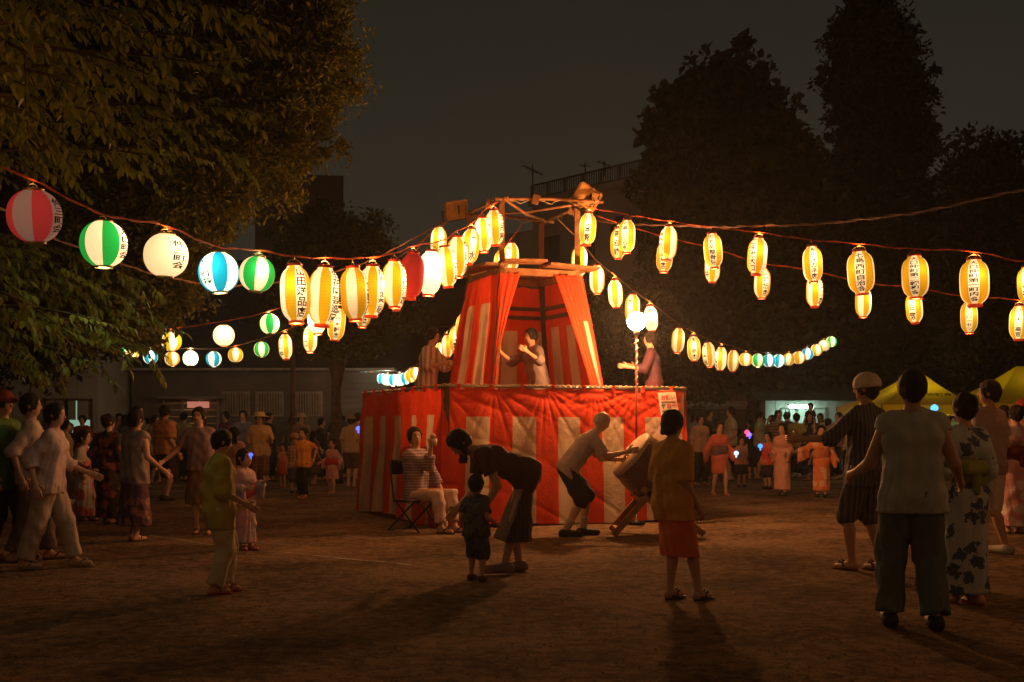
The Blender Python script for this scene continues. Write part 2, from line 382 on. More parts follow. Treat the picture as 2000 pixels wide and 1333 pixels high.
# planks round the head of the tower
def plank(c, d, L, w, tilt, z):
    d = Vector(d).normalized(); a = Vector((c[0], c[1], z)) - d * L / 2; b = Vector((c[0], c[1], z + tilt)) + d * L / 2
    m = MB(); m.beam(a, b, w, 0.035); sp('plank', m, WOOD)
tc4 = (top4[0] + top4[2]) / 2
plank((tc4 + V_ * -.62 + U_ * -.28)[:2], U_, .62, .30, .02, 3.505)
plank((tc4 + V_ * -.64 + U_ * .42)[:2], U_, .72, .34, -.03, 3.48)
plank((tc4 + U_ * -.66 + V_ * .05)[:2], V_, 1.35, .34, .015, 3.465)
plank((tc4 + U_ * .60 + V_ * .10)[:2], V_, 1.2, .30, -.01, 3.455)
plank((tc4 + V_ * .62)[:2], U_, 1.3, .26, .0, 3.47)
plank((tc4 + V_ * -.25)[:2], U_, 1.2, .28, .0, 3.43)
# head ring of poles
RP = mat('weathered_pole', (0.36, 0.17, 0.08), 0.6, (0.2, 0.09, 0.04), 9)
for i in range(4):
    a, b = Vector(ring[i]), Vector(ring[(i + 1) % 4]); d = (b - a).normalized() * .12
    m = MB(); mid = (a + b) / 2 + Vector((0, 0, .02)); m.tube([a - d, a, mid, b, b + d], 0.024, 8); sp('head_pole', m, RP)
    m = MB(); pts = []
    for k in range(26):
        t = k / 25; p = a.lerp(b, t); pts.append(p + Vector((random.uniform(-.02, .02), random.uniform(-.02, .02), .045 - .09 * abs(math.sin(t * 9.4 + i)) + random.uniform(-.012, .012))))
    m.tube(pts, 0.0065, 5); sp('loose_wire', m, BLACK if i % 2 else ROPE)
    m = MB(); p = a.lerp(b, .35 + .1 * i); m.box(p + Vector((0, -.03, .0)), (.09, .06, .12), Matrix.Rotation(.3, 3, 'Y')); sp('junction_box', m, WOOD)
for a, b in ((ring[0], ring[2]), (ring[1], ring[3])):
    m = MB(); m.tube([a, (a + b) / 2 + Vector((0, 0, -.05)), b], 0.02, 7); sp('head_pole', m, RP)

# tower curtains
def off(i, z, o): # outward offset of a corner
    p = TP(i, z); c = C0; d = (Vector((p.x, p.y, 0)) - Vector((c.x, c.y, 0))).normalized(); return p + d * o
ZT, ZB = 3.36, FLOORZ + 0.03
cloth('curtain', off(3, ZT, .07), off(0, ZT, .07), off(3, ZB, .10), off(0, ZB, .10), 90, 80, 5, 0.17, 0.035, 4, .03, 4, 1.2, start=0, swag=.007, label='left side tower curtain')
def lc(U, Vv):
    return np.stack([-(0.10 * np.sin(np.pi * Vv) * U), 0 * U, 0 * U], -1)
a0 = off(0, ZT, .075); fr = off(1, ZT, .075); b0 = off(0, ZB, .10); b1 = off(1, ZB, .10)
cloth('curtain', a0, a0.lerp(fr, .25), b0, b0.lerp(b1, .03), 20, 40, 1, 0.99, 0.02, 3, .02, 2, .4, curve=lc, label='narrow gathered red curtain at the front left of the tower opening')
def rc(U, Vv):  # swept back to the right
    return np.stack([0.02 * np.sin(np.pi * Vv) * (1 - U), -0.03 * np.sin(np.pi * Vv), 0 * U], -1)
cloth('curtain', a0.lerp(fr, .82), fr, b0.lerp(b1, .94), b1 + Vector((.03, 0, 0)), 30, 50, 3, 0.28, 0.014, 2, .02, 2, 2.1, curve=rc, label='striped curtain at the front right of the tower')
cloth('curtain', a0.lerp(fr, .66) + Vector((0, -.03, 0)), a0.lerp(fr, .84) + Vector((0, -.03, 0)), b0.lerp(b1, .955) + Vector((0, -.03, 0)), b1 + Vector((.03, -.03, 0)), 20, 50, 1, 0.99, 0.02, 3, .02, 2, .8, curve=rc, label='plain red gathered strip swept down to the right of the tower opening')
cloth('curtain', off(1, ZT, .04), off(2, ZT, .02), off(1, ZB, .05), off(2, ZB, .02), 50, 40, 6, 0.28, 0.02, 5, .03, 4, .7, start=1, label='right side tower curtain seen from inside')
cloth('curtain', off(2, ZT - .03, .02), off(3, ZT - .03, .02), off(2, ZB, .02), off(3, ZB, .02), 50, 40, 6, 0.29, 0.02, 5, .03, 4, 3.7, start=1, label='rear tower curtain seen through the opening')
# cord hanging down the front left leg
m = MB(); a = TP(0, 3.5) + Vector((-.03, -.10, 0)); pts = [a + (TP(0, 1.5) - TP(0, 3.5)) * (i / 12) + Vector((.008 * math.sin(i * 1.7), 0, 0)) for i in range(13)]
m.tube(pts, .007, 5); sp('hanging_cord', m, BLACK)

# loudspeaker boxes on the head ring
SPK = mat('yellowed_box', (0.44, 0.24, 0.08), 0.6, (0.3, 0.15, 0.05), 9)
def floodbox(px, py, D, rot, s, label, bulb):
    c = W(px, py, D); t = empty('floodlight', c); tag(t, label, 'floodlight', 'boxy floodlights on the tower head')
    R = Matrix.Rotation(rot[2], 3, 'Z') @ Matrix.Rotation(rot[0], 3, 'X') @ Matrix.Rotation(rot[1], 3, 'Y')
    m = MB(); w, d, h = .30 * s, .2 * s, .22 * s
    fr = [Vector(v) for v in ((-w / 2, -d / 2, -h / 2), (w / 2, -d / 2, -h / 2), (w / 2, -d / 2, h / 2), (-w / 2, -d / 2, h / 2))]
    bk = [Vector((v.x * .7, d / 2, v.z * .7)) for v in fr]
    m.add([R @ v for v in fr + bk], [(0, 1, 5, 4), (1, 2, 6, 5), (2, 3, 7, 6), (3, 0, 4, 7), (7, 4, 5, 6)]); m.build('housing', SPK, t)
    m = MB()
    for a_, b_ in ((0, 1), (1, 2), (2, 3), (3, 0)): m.beam(R @ (fr[a_] * 1.03), R @ (fr[b_] * 1.03), .02, .03)
    m.build('rim', SPK, t)
    m = MB(); m.box(R @ Vector((0, -d * .42, 0)), (w * .92, .006, h * .9), R); m.build('front_plate', SPK, t)
    m = MB(); m.box(R @ Vector((w * .12, -d * .42 - .006, .0)), (.02 * s, .008, h * .55), R); m.build('slot', BLACK, t)
    m = MB(); m.beam(R @ Vector((-w * .56, 0, 0)), R @ Vector((-w * .56, 0, -h * .75)), .02, .02); m.beam(R @ Vector((w * .56, 0, 0)), R @ Vector((w * .56, 0, -h * .75)), .02, .02)
    m.beam(R @ Vector((-w * .56, 0, -h * .75)), R @ Vector((w * .56, 0, -h * .75)), .02, .02); m.build('bracket', BLACK, t)
floodbox(1141, 384, 15.75, (.25, .45, .35), 1.12, 'tilted boxy floodlight on the right corner of the tower head', False)
floodbox(886, 408, 16.5, (.35, -.25, .55), 1.05, 'dark boxy floodlight on the left corner of the tower head', False)

# ------------------------------------------------------------------ bright lamp on its striped pole
LPOS = W(1240, 628, 14.75)
lamp = empty('pole_lamp', (W(1243, 900, 14.75).x, 14.75, 0)); tag(lamp, 'dazzling white globe lamp on a thin striped pole before the stage', 'lamp')
bx = lamp.location.x
wrapm = mat('candy_wrap', (0.75, 0.62, 0.45), 0.6, (0.30, 0.03, 0.02), 1)
m = MB(); m.tube([(0, 0, 0), (0, 0, LPOS.z - .08)], .013, 8); m.build('pole', mat('pole_paint', (0.30, 0.05, 0.03), .5), lamp)
m = MB()
for h in range(2):
    pts = [(.0155 * math.cos(a * .5 + h * 3.14), .0155 * math.sin(a * .5 + h * 3.14), 1.72 + a * .0075) for a in range(int((LPOS.z - .1 - 1.72) / .0075))]
    if h == 0: m.tube(pts, .0085, 4)
m.build('spiral_wrap', mat('cream_tape', (0.75, 0.62, 0.42), .6), lamp)
m = MB(); m.lathe([(.02, LPOS.z - .18), (.04, LPOS.z - .17), (.04, LPOS.z - .115), (.02, LPOS.z - .10)], 12); m.build('socket', BLACK, lamp)
m = MB(); m.lathe([(.12, 0), (.12, .03), (.02, .05), (.018, .2)], 14); m.build('base', BLACK, lamp)
bm = bmesh.new(); bmesh.ops.create_uvsphere(bm, u_segments=20, v_segments=14, radius=.12)
me = bpy.data.meshes.new('bulb'); bm.to_mesh(me); bm.free()
me.materials.append(mat('lamp_glass', (1, 1, 1), .3, emit=(1.0, .43, .15), estr=LAMP_E))
for p in me.polygons: p.use_smooth = True
link('bulb', me, lamp, (0, 0, LPOS.z))

# ------------------------------------------------------------------ rule board leaning on the stage
def text_mesh(s, bold=0.0):
    c = bpy.data.curves.new('lettering', 'FONT'); c.body = s; c.size = 1.0; c.offset = bold; c.resolution_u = 2
    o = bpy.data.objects.new('lettering', c); COL.objects.link(o)
    dg = bpy.context.evaluated_depsgraph_get(); me = bpy.data.meshes.new_from_object(o.evaluated_get(dg))
    n = len(me.vertices); V = np.empty(n * 3); me.vertices.foreach_get('co', V); V = V.reshape(-1, 3)
    F = [list(p.vertices) for p in me.polygons]
    bpy.data.objects.remove(o); bpy.data.curves.remove(c); bpy.data.meshes.remove(me)
    return V, F
_gl = {}
def glyph(ch, bold=0.012):
    if (ch, bold) not in _gl: _gl[(ch, bold)] = text_mesh(ch, bold)
    return _gl[(ch, bold)]
INK = mat('black_ink', (0.012, 0.010, 0.010), .7); RINK = mat('red_ink', (0.45, 0.03, 0.02), .7)
BRD = mat('board_white', (0.60, 0.52, 0.45), .7, (0.5, 0.42, 0.36), 3)
bd = empty('rule_board', W(1338, 1016, 14.66)); tag(bd, 'tall white notice board with red and black brush writing leaning on the stage', 'notice board')
bw, bh = .25, 1.69
tl, bl_ = W(1302, 768, 14.92), W(1338, 1017, 14.62)
zx = (tl - bl_).normalized(); xx = Vector((.94, .33, 0)); xx = (xx - zx * xx.dot(zx)).normalized(); yy = zx.cross(xx)
RB = Matrix((xx, yy, zx)).transposed(); bO = Vector(bd.location)
m = MB(); m.box(zx * bh / 2, (bw, .02, bh), RB); m.build('board', BRD, bd)
def put(s, x, ztop, size, col, inkm, step=1.05):
    m = MB()
    for i, ch in enumerate(s):
        if ch == ' ': continue
        Vg, Fg = glyph(ch, .02); P = [(x - size * .48 + v[0] * size * .96, ztop - (i * step + .88) * size + v[1] * size) for v in Vg]
        m.add([RB @ Vector((p[0], -.013, p[1])) for p in P], Fg)
    m.build('lettering', inkm, bd)
Vg, Fg = text_mesh('お願い', .02); m = MB(); m.add([RB @ Vector((-.105 + v[0] * .072, -.013, bh - .095 + v[1] * .075)) for v in Vg], Fg); m.build('lettering', RINK, bd)
m = MB(); m.box(RB @ Vector((0, -.0125, bh - .125)), (bw * .86, .004, .006), RB); m.build('rule_line', RINK, bd)
put('やぐらの上に', .078, bh - .14, .082, 0, RINK); put('お願いします', .0, bh - .14, .082, 0, RINK); put('ケガのないように', -.078, bh - .14, .082, 0, INK)
put('のぼらないでください', .078, bh - .78, .075, 0, INK); put('たのしく', .0, bh - .80, .075, 0, INK); put('おどりましょう', -.0, bh - 1.12, .075, 0, INK)

tb = W(992, 556, 15.9); tbo = empty('tower_fill_bulb', tb); tag(tbo, 'added fill bulb hidden under the planks inside the tower, behind the left curtain', 'lamp')  # unseen bulb added to brighten the tower curtains from inside
m = MB(); m.lathe([(.018, .0), (.032, -.03), (.034, -.06), (.018, -.09), (.004, -.095)], 12); m.build('bulb_glass', mat('tower_fill_glow', (1, 1, 1), .3, emit=(1.0, .36, .09), estr=80), tbo)
m = MB(); m.lathe([(.02, 0), (.02, .05)], 10); m.build('socket', BLACK, tbo); m = MB(); m.tube([(0, 0, .05), (0, 0, 3.42 - tb.z)], .006, 5); m.build('flex', BLACK, tbo)
# ------------------------------------------------------------------ paper lanterns
def paper(name, col, base=0.55, hot=1.6, ribs=20.0, by=-0.15, kk=95.0):
    m = bpy.data.materials.new(name); m.use_nodes = True; nt = m.node_tree; N = nt.nodes; L = nt.links
    b = N['Principled BSDF']; b.inputs['Roughness'].default_value = 0.8; b.inputs['Specular IOR Level'].default_value = 0.2
    tc = N.new('ShaderNodeTexCoord'); oi = N.new('ShaderNodeObjectInfo')
    # bulb hot spot painted into the emission, set toward the viewer (distance to a point)
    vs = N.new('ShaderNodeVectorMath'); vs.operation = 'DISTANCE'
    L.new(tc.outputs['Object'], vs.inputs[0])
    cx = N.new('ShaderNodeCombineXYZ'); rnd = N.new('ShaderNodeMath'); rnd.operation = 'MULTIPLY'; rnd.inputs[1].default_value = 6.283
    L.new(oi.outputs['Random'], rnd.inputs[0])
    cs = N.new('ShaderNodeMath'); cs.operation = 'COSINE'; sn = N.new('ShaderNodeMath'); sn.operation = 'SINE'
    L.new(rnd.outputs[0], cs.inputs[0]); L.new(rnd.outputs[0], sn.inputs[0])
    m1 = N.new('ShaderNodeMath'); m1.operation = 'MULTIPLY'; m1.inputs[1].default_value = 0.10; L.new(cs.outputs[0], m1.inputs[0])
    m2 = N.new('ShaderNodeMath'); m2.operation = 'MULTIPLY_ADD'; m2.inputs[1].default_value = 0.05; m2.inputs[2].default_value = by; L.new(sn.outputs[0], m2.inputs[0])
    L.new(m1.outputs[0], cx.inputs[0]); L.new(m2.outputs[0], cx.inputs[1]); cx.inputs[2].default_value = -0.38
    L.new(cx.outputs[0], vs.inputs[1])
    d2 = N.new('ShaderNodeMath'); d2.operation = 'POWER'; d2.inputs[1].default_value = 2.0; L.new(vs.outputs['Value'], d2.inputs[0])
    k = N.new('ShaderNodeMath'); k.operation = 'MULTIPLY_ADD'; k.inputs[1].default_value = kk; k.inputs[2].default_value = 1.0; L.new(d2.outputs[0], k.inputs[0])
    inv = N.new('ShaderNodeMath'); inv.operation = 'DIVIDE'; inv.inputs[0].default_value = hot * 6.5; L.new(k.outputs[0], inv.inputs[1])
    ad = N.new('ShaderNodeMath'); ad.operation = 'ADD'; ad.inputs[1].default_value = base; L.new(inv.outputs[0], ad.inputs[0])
    # paper doubled over each hoop is a little denser
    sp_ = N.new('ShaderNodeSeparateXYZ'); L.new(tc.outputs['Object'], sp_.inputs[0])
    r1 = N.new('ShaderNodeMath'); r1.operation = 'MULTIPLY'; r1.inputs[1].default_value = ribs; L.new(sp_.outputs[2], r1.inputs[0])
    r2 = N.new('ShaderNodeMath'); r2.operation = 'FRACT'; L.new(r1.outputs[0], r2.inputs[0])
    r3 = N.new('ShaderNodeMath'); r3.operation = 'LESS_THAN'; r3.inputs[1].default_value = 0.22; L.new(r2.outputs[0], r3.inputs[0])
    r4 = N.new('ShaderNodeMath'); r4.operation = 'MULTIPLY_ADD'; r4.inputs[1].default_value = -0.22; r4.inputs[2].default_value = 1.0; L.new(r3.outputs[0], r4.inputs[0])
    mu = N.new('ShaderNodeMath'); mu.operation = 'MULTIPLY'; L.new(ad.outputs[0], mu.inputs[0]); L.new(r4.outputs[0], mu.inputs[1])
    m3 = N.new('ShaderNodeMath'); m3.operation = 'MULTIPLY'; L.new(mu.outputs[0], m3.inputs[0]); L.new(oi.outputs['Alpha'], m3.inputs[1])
    tint = N.new('ShaderNodeMixRGB'); tint.blend_type = 'MULTIPLY'; tint.inputs[0].default_value = 1; tint.inputs[1].default_value = (*col, 1)
    L.new(oi.outputs['Color'], tint.inputs[2])
    b.inputs['Base Color'].default_value = (*[min(.8, c * .9) for c in col], 1)
    L.new(tint.outputs[0], b.inputs['Emission Color']); L.new(m3.outputs[0], b.inputs['Emission Strength'])
    return m
K = LANTERN_K
PAP = {
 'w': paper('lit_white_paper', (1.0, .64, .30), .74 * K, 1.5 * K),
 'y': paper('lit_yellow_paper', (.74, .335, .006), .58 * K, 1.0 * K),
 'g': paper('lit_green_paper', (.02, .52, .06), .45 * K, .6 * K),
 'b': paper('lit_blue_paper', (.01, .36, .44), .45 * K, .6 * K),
 'r': paper('red_glow_paper', (.85, .05, .03), .35 * K, .3 * K),  # red lantern hangs unlit; its dim glow is put into the paper
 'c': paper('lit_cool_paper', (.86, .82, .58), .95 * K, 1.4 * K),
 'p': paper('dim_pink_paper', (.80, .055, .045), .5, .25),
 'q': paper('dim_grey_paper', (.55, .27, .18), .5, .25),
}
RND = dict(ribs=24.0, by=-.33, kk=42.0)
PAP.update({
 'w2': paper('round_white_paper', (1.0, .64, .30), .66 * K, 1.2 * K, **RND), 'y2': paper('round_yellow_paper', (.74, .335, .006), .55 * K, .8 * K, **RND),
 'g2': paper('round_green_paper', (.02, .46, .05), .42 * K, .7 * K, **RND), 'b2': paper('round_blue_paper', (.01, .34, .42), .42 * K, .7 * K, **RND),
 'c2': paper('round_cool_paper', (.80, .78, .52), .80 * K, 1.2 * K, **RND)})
GOLD = mat('brass_ring', (.55, .38, .12), .35, metal=.8)
REDP = mat('red_plastic', (.60, .04, .02), .5)
REDG = mat('red_plastic_glow', (.60, .05, .02), .5, emit=(.9, .06, .01), estr=.35)
SHAPES = {}
def lantern_shape(kind, pal, near):
    key = (kind, pal, near)
    if key in SHAPES: return SHAPES[key]
    seg = 24 if not near else 32
    long_ = kind == 'L'
    Wd = 0.50 if kind == 'L' else (0.58 if kind == 'F' else 0.96)   # width / height ; meshes are unit height
    ring_h = 0.045
    n = (22 if near else 9) * 2
    t = np.linspace(-1, 1, n + 1); R = Wd / 2
    if kind in 'LF': rr = R * (1 - np.abs(t) ** 3.4) ** (1 / 2.3); rr = np.maximum(rr, R * .50)
    else: rr = R * np.sqrt(np.maximum(1 - (np.abs(t) * .93) ** 2.15, 0)); rr = np.maximum(rr, R * .36)
    if near: rr = rr * (1 - .016 * (np.arange(n + 1) % 2))
    z = -0.5 - t * (0.5 - ring_h) ; z = -ring_h - (t + 1) / 2 * (1 - 2 * ring_h)
    an = 2 * np.pi * (np.arange(seg) / seg) - np.pi / 2 - np.pi / 8
    V = np.stack([rr[:, None] * np.cos(an), rr[:, None] * np.sin(an), np.repeat(z[:, None], seg, 1)], -1).reshape(-1, 3)
    I_ = np.arange((n + 1) * seg).reshape(n + 1, seg); J = np.roll(I_, -1, 1)
    F = np.stack([I_[1:], J[1:], J[:-1], I_[:-1]], -1).reshape(-1, 4)
    nst = 8 if pal != 'o' else 8
    mi = (np.arange(seg) // (seg // nst)) % 2
    mi = np.repeat(mi[None, :], n, 0).reshape(-1)
    mats = {'y': ['w', 'y'], 'g': ['w', 'g'], 'b': ['c', 'b'], 'r': ['r', 'r'], 'w': ['w', 'w'], 'c': ['c', 'c'], 'Y': ['w', 'y'], 'p': ['q', 'p']}[pal]
    if kind == 'O': mats = [q + '2' if q + '2' in PAP else q for q in mats]
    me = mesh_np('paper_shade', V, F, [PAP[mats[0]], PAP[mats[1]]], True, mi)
    rm = [REDP] if kind in 'LF' else [GOLD]
    m = MB(); r0 = rr[0] * 1.02; m.lathe([(r0 * .96, 0), (r0, -.004), (r0, -ring_h), (r0 * .9, -ring_h - .004)], 16)
    topm = m.mesh('top_ring', rm)
    m = MB(); r0 = rr[-1] * 1.02; m.lathe([(r0 * .9, -1 + ring_h + .004), (r0, -1 + ring_h), (r0, -1), (r0 * .96, -1)], 16)
    botm = m.mesh('bottom_ring', rm if kind not in 'LF' else [REDG])
    m = MB(); r1 = rr[0] * .95; pts = [(r1 * math.cos(a), 0, .0 + .075 * math.sin(a)) for a in np.linspace(0, math.pi, 10)]
    m.tube(pts, .006, 4); m.tube([(0, 0, .075), (.004, 0, .13)], .008, 4)
    han = m.mesh('wire_handle', [PIPE])
    SHAPES[key] = (me, topm, botm, han, (z, rr))
    return SHAPES[key]
_lt = {}
def lantern_text(s, kind, pal, near):
    key = (s, kind, pal, near)
    if key in _lt: return _lt[key]
    z, rr = lantern_shape(kind, pal, near)[4]
    Wd = {'L': .5, 'F': .58}.get(kind, .96); cw = Wd * .36
    n = len(s); H = .84 if kind in 'LF' else .62; z0 = -(1 - H) / 2 ; slot = H / n; ch_h = min(slot * .98, cw * 1.35)
    bm = bmesh.new()
    for i, ch in enumerate(s):
        if ch == ' ': continue
        Vg, Fg = glyph(ch, .022)
        zc = z0 - slot * (i + .5)
        vs = [bm.verts.new(((v[0] - .5) * cw, 0, zc + (v[1] - .36) * ch_h)) for v in Vg]
        for f in Fg:
            try: bm.faces.new([vs[q] for q in f])
            except ValueError: pass
    for xc in np.linspace(-cw / 2, cw / 2, 6)[1:-1]:
        bmesh.ops.bisect_plane(bm, geom=bm.verts[:] + bm.edges[:] + bm.faces[:], plane_co=(xc, 0, 0), plane_no=(1, 0, 0))
    R = Wd / 2; zz = z[::-1]; rrr = rr[::-1]
    for v in bm.verts:
        r = float(np.interp(v.co.z, zz, rrr)) ; a = v.co.x / R * (r / R) ** .5 if False else v.co.x / R
        rq = r + .012; v.co = Vector((rq * math.sin(a), -rq * math.cos(a), v.co.z))
    me = bpy.data.meshes.new('lettering'); bm.to_mesh(me); bm.free(); me.materials.append(INK)
    _lt[key] = me
    return me

PALNAME = {'y': 'yellow and white', 'g': 'green and white', 'b': 'blue and white', 'r': 'dim red', 'w': 'glowing cream white', 'c': 'glowing cool white', 'Y': 'yellow and white', 'p': 'dim red and white'}
ORD = ['first', 'second', 'third', 'fourth', 'fifth', 'sixth', 'seventh', 'eighth', 'ninth', 'tenth', 'eleventh', 'twelfth', 'thirteenth', 'fourteenth', 'fifteenth', 'sixteenth', 'seventeenth', 'eighteenth', 'nineteenth', 'twentieth', 'twenty-first']
CORD = mat('orange_cord', (.62, .10, .03), .7)
CORDD = mat('dull_cord', (.35, .17, .08), .8)
def cord(pts, r=.006, m_=None, label='', twist=True, name='lantern_cord'):
    P = [Vector(p) for p in pts]
    # smooth the polyline
    Q = []
    for i in range(len(P) - 1):
        p0 = P[max(i - 1, 0)]; p1 = P[i]; p2 = P[i + 1]; p3 = P[min(i + 2, len(P) - 1)]
        n = max(2, int((p2 - p1).length / .09))
        for k in range(n):
            t = k / n; Q.append(.5 * ((2 * p1) + (p2 - p0) * t + (2 * p0 - 5 * p1 + 4 * p2 - p3) * t * t + (3 * p1 - p0 - 3 * p2 + p3) * t ** 3))
    Q.append(P[-1]); mb = MB()
    if twist:
        for s in (0, math.pi):
            pp = []
            for i, q in enumerate(Q):
                a = i * 1.15 + s; wob = .006 * math.sin(i * .37) + .005 * math.sin(i * 1.3)
                pp.append(q + Vector((0, math.cos(a) * r * .8, math.sin(a) * r * .8 + wob)))
            mb.tube(pp, r * .8, 5)
    else: mb.tube(Q, r, 5)
    o = mb.build(name, m_ or CORD, origin=tuple(Q[0])); tag(o, label, 'cord'); return o

def string(sname, anchors, lants, ends=(), near=False, rot0=0.0, cordmat=None, cr=.006, leftname='left'):
    """anchors: (x, depth) pairs; lants: (x, ytop, ybot, kind, palette, text, text turn in degrees, brightness)"""
    ax = [a[0] for a in anchors]; ad = [a[1] for a in anchors]; D = lambda x: float(np.interp(x, ax, ad))
    grp = 'paper lanterns on the ' + sname; pts = []
    for i, (x, yt, yb, kind, pal, txt, turn, br) in enumerate(lants):
        d = D(x); top = W(x, yt, d); H = (yb - yt) / FPX * d
        nr = near or (yb - yt) > 70
        me, tm, bm_, hm, _ = lantern_shape(kind, pal, nr)
        t = empty('paper_lantern', top)
        to_cam = math.atan2(top.x, top.y)     # turn so that 0 faces the camera
        t.rotation_euler = (math.radians(random.uniform(-5, 5)), math.radians(random.uniform(-6, 6)), -to_cam + math.radians(turn))
        t.scale = (H, H, H)
        sh = link('paper_shade', me, t)
        wv = .86 + .28 * random.random()
        sh.color = (1, wv if pal != 'c' else 1, wv, br * random.uniform(.78, 1.22))
        link('top_ring', tm, t); link('bottom_ring', bm_, t); link('wire_handle', hm, t)
        if br > 0:   # added point light at an end opening, boosting the lantern's light on its surroundings
            ld = bpy.data.lights.new('bulb', 'POINT'); ld.energy = LANTERN_FILL_W * (H / .5) ** 2 * min(br, 1.5) * (.2 if pal == 'p' else 1); ld.shadow_soft_size = .05
            ld.color = {'c': (.9, .9, .7), 'g': (.75, .85, .35), 'b': (.75, .85, .8)}.get(pal, (1.0, .34, .07)); link('bulb', ld, t, (0, 0, -1.04 if i % 2 else .05))
        if txt: link('lettering', lantern_text(txt, kind, pal, nr), t)
        shape = 'long' if kind in 'LF' else 'round'
        if br == 0: lit = ''
        else: lit = 'lit '
        e = f'{ORD[i]} from {leftname} on the {sname}'
        tag(t, f'{lit}{PALNAME[pal]} {shape} lantern, {e}', 'lantern', grp)
        pts.append((x, top + Vector((0, 0, H * .13))))
    allp = pts + [(x, W(x, y, d)) for (x, y, d) in ends]; allp.sort(key=lambda q: q[0])
    cord([p for _, p in allp], cr, cordmat, 'orange twisted cord carrying the ' + sname)

# upper right string
string('upper right string', [(1150, 15.3), (1585, 13.2), (2003, 11.6)], [
 (1150, 415, 480, 'L', 'y', '伊豆鮨', 0, 1.1), (1225, 428, 495, 'L', 'y', '七島さくら会', -12, .95), (1307, 441, 511, 'L', 'y', '七島神奈川会', -52, .9),
 (1390, 455, 527, 'L', 'y', 'かもめ整骨院', -4, .75), (1482, 463, 539, 'L', 'y', '二天満大口', -28, 1.05), (1585, 480, 555, 'L', 'y', '糸川メガネ店', 8, .95),
 (1678, 488, 577, 'F', 'y', '七島西町自治会', -2, .62), (1786, 498, 586, 'F', 'y', '大口仲町第二親和会', -4, .75), (1902, 505, 600, 'F', 'y', '大口仲町第一町内会', -2, .62), (2005, 520, 596, 'L', 'y', '大口通', -12, .9)],
 [(1162, 409, 15.3), (2120, 498, 11.2)], near=True, cr=.0055)
string('lower right string', [(1208, 17.6), (1892, 17.8), (1990, 16.5)], [
 (1208, 445, 507, 'L', 'y', '高岩崎', -14, .9), (1300, 471, 534, 'L', 'y', '飯田商店', -8, .7), (1392, 494, 553, 'L', 'y', '石井', -46, 1.0), (1490, 522, 584, 'L', 'y', '山崎紙店', 26, .8),
 (1591, 538, 602, 'L', 'y', '田中酒店', 52, .95), (1686, 560, 621, 'L', 'y', '', 70, 1.0), (1783, 571, 634, 'L', 'y', ' 百惣', -14, .9), (1892, 588, 652, 'L', 'y', ' さつローセン', 0, .75), (1991, 596, 666, 'L', 'y', 'ハンキー高窓', -2, .85)],
 [(1165, 422, 17.2), (2100, 612, 16.2)], cr=.006)
string('long sagging right string', [(1133, 17.5), (1320, 20.5), (1440, 24.5), (1623, 31)], [
 (1133, 480, 543, 'L', 'y', '', 60, 1.0), (1166, 517, 575, 'L', 'y', '', 30, 1.15), (1200, 546, 603, 'L', 'y', '', 40, 1.35), (1236, 574, 632, 'L', 'y', '大山', -20, 1.0), (1269, 597, 649, 'L', 'w', '笹川', 0, 1.4),
 (1326, 640, 691, 'L', 'y', '', 62, .75), (1354, 656, 707, 'L', 'y', '青木商店', 0, .95), (1382, 668, 718, 'L', 'y', '大口薬局', -40, .75), (1409, 677, 725, 'L', 'y', '仲町会館', -50, .85), (1433, 683, 727, 'L', 'y', '', 20, .7),
 (1457, 689, 716, 'O', 'Y', '', 10, 1.1), (1480, 691, 718, 'O', 'g', '', 22, .9), (1501, 692, 718, 'O', 'b', '', 10, 1.1), (1522, 692, 718, 'O', 'b', '', 30, 1.1), (1541, 690, 715, 'O', 'Y', '', 0, .9), (1559, 686, 712, 'O', 'Y', '', 30, 1.0),
 (1577, 680, 704, 'O', 'b', '', 6, 1.1), (1594, 672, 696, 'O', 'Y', '', 20, .9), (1609, 664, 687, 'O', 'w', '', 0, .7), (1623, 657, 679, 'O', 'g', '', 20, 1.0)],
 [(1085, 425, 17.0), (1640, 643, 31.5)], cr=.007, cordmat=CORDD)
string('upper left string', [(-1000, 3.6), (65, 7.4), (202, 8.1), (326, 9.0), (506, 10.5), (575, 10.9), (770, 12.3), (868, 13.6), (963, 14.9)], [
 (65, 368, 476, 'O', 'p', '仲三町会', 62, .55), (202, 430, 524, 'O', 'g', '大口町会', 64, 1.1), (326, 455, 544, 'O', 'w', '仲三町会', 38, .95), (425, 492, 574, 'O', 'b', '仲三町会', -42, 1.15), (506, 500, 572, 'O', 'g', '', 18, .8),
 (575, 516, 634, 'L', 'y', '山田洋品店', 24, 1.0), (635, 519, 640, 'L', 'y', '生花園芸造園', 52, 1.0), (689, 520, 628, 'L', 'y', '大口整体', 78, .65), (728, 517, 621, 'L', 'y', 'たかしま薬局', 48, 1.15), (770, 507, 602, 'L', 'y', '大久保酒店', 58, 1.0),
 (808, 492, 587, 'L', 'r', '', 58, .35), (843, 488, 579, 'L', 'w', '', 20, 1.9), (868, 480, 563, 'L', 'y', '大口茶屋', 62, .85), (893, 461, 543, 'L', 'y', '仲町湯', 64, 1.3), (922, 446, 518, 'L', 'y', '山 水', 20, 1.2), (941, 425, 494, 'L', 'y', '大川', 52, 1.0), (964, 409, 481, 'L', 'y', '三河屋', 50, .95)],
 [(-60, 300, 6.9), (972, 396, 15.0)], near=True, cr=.0065)
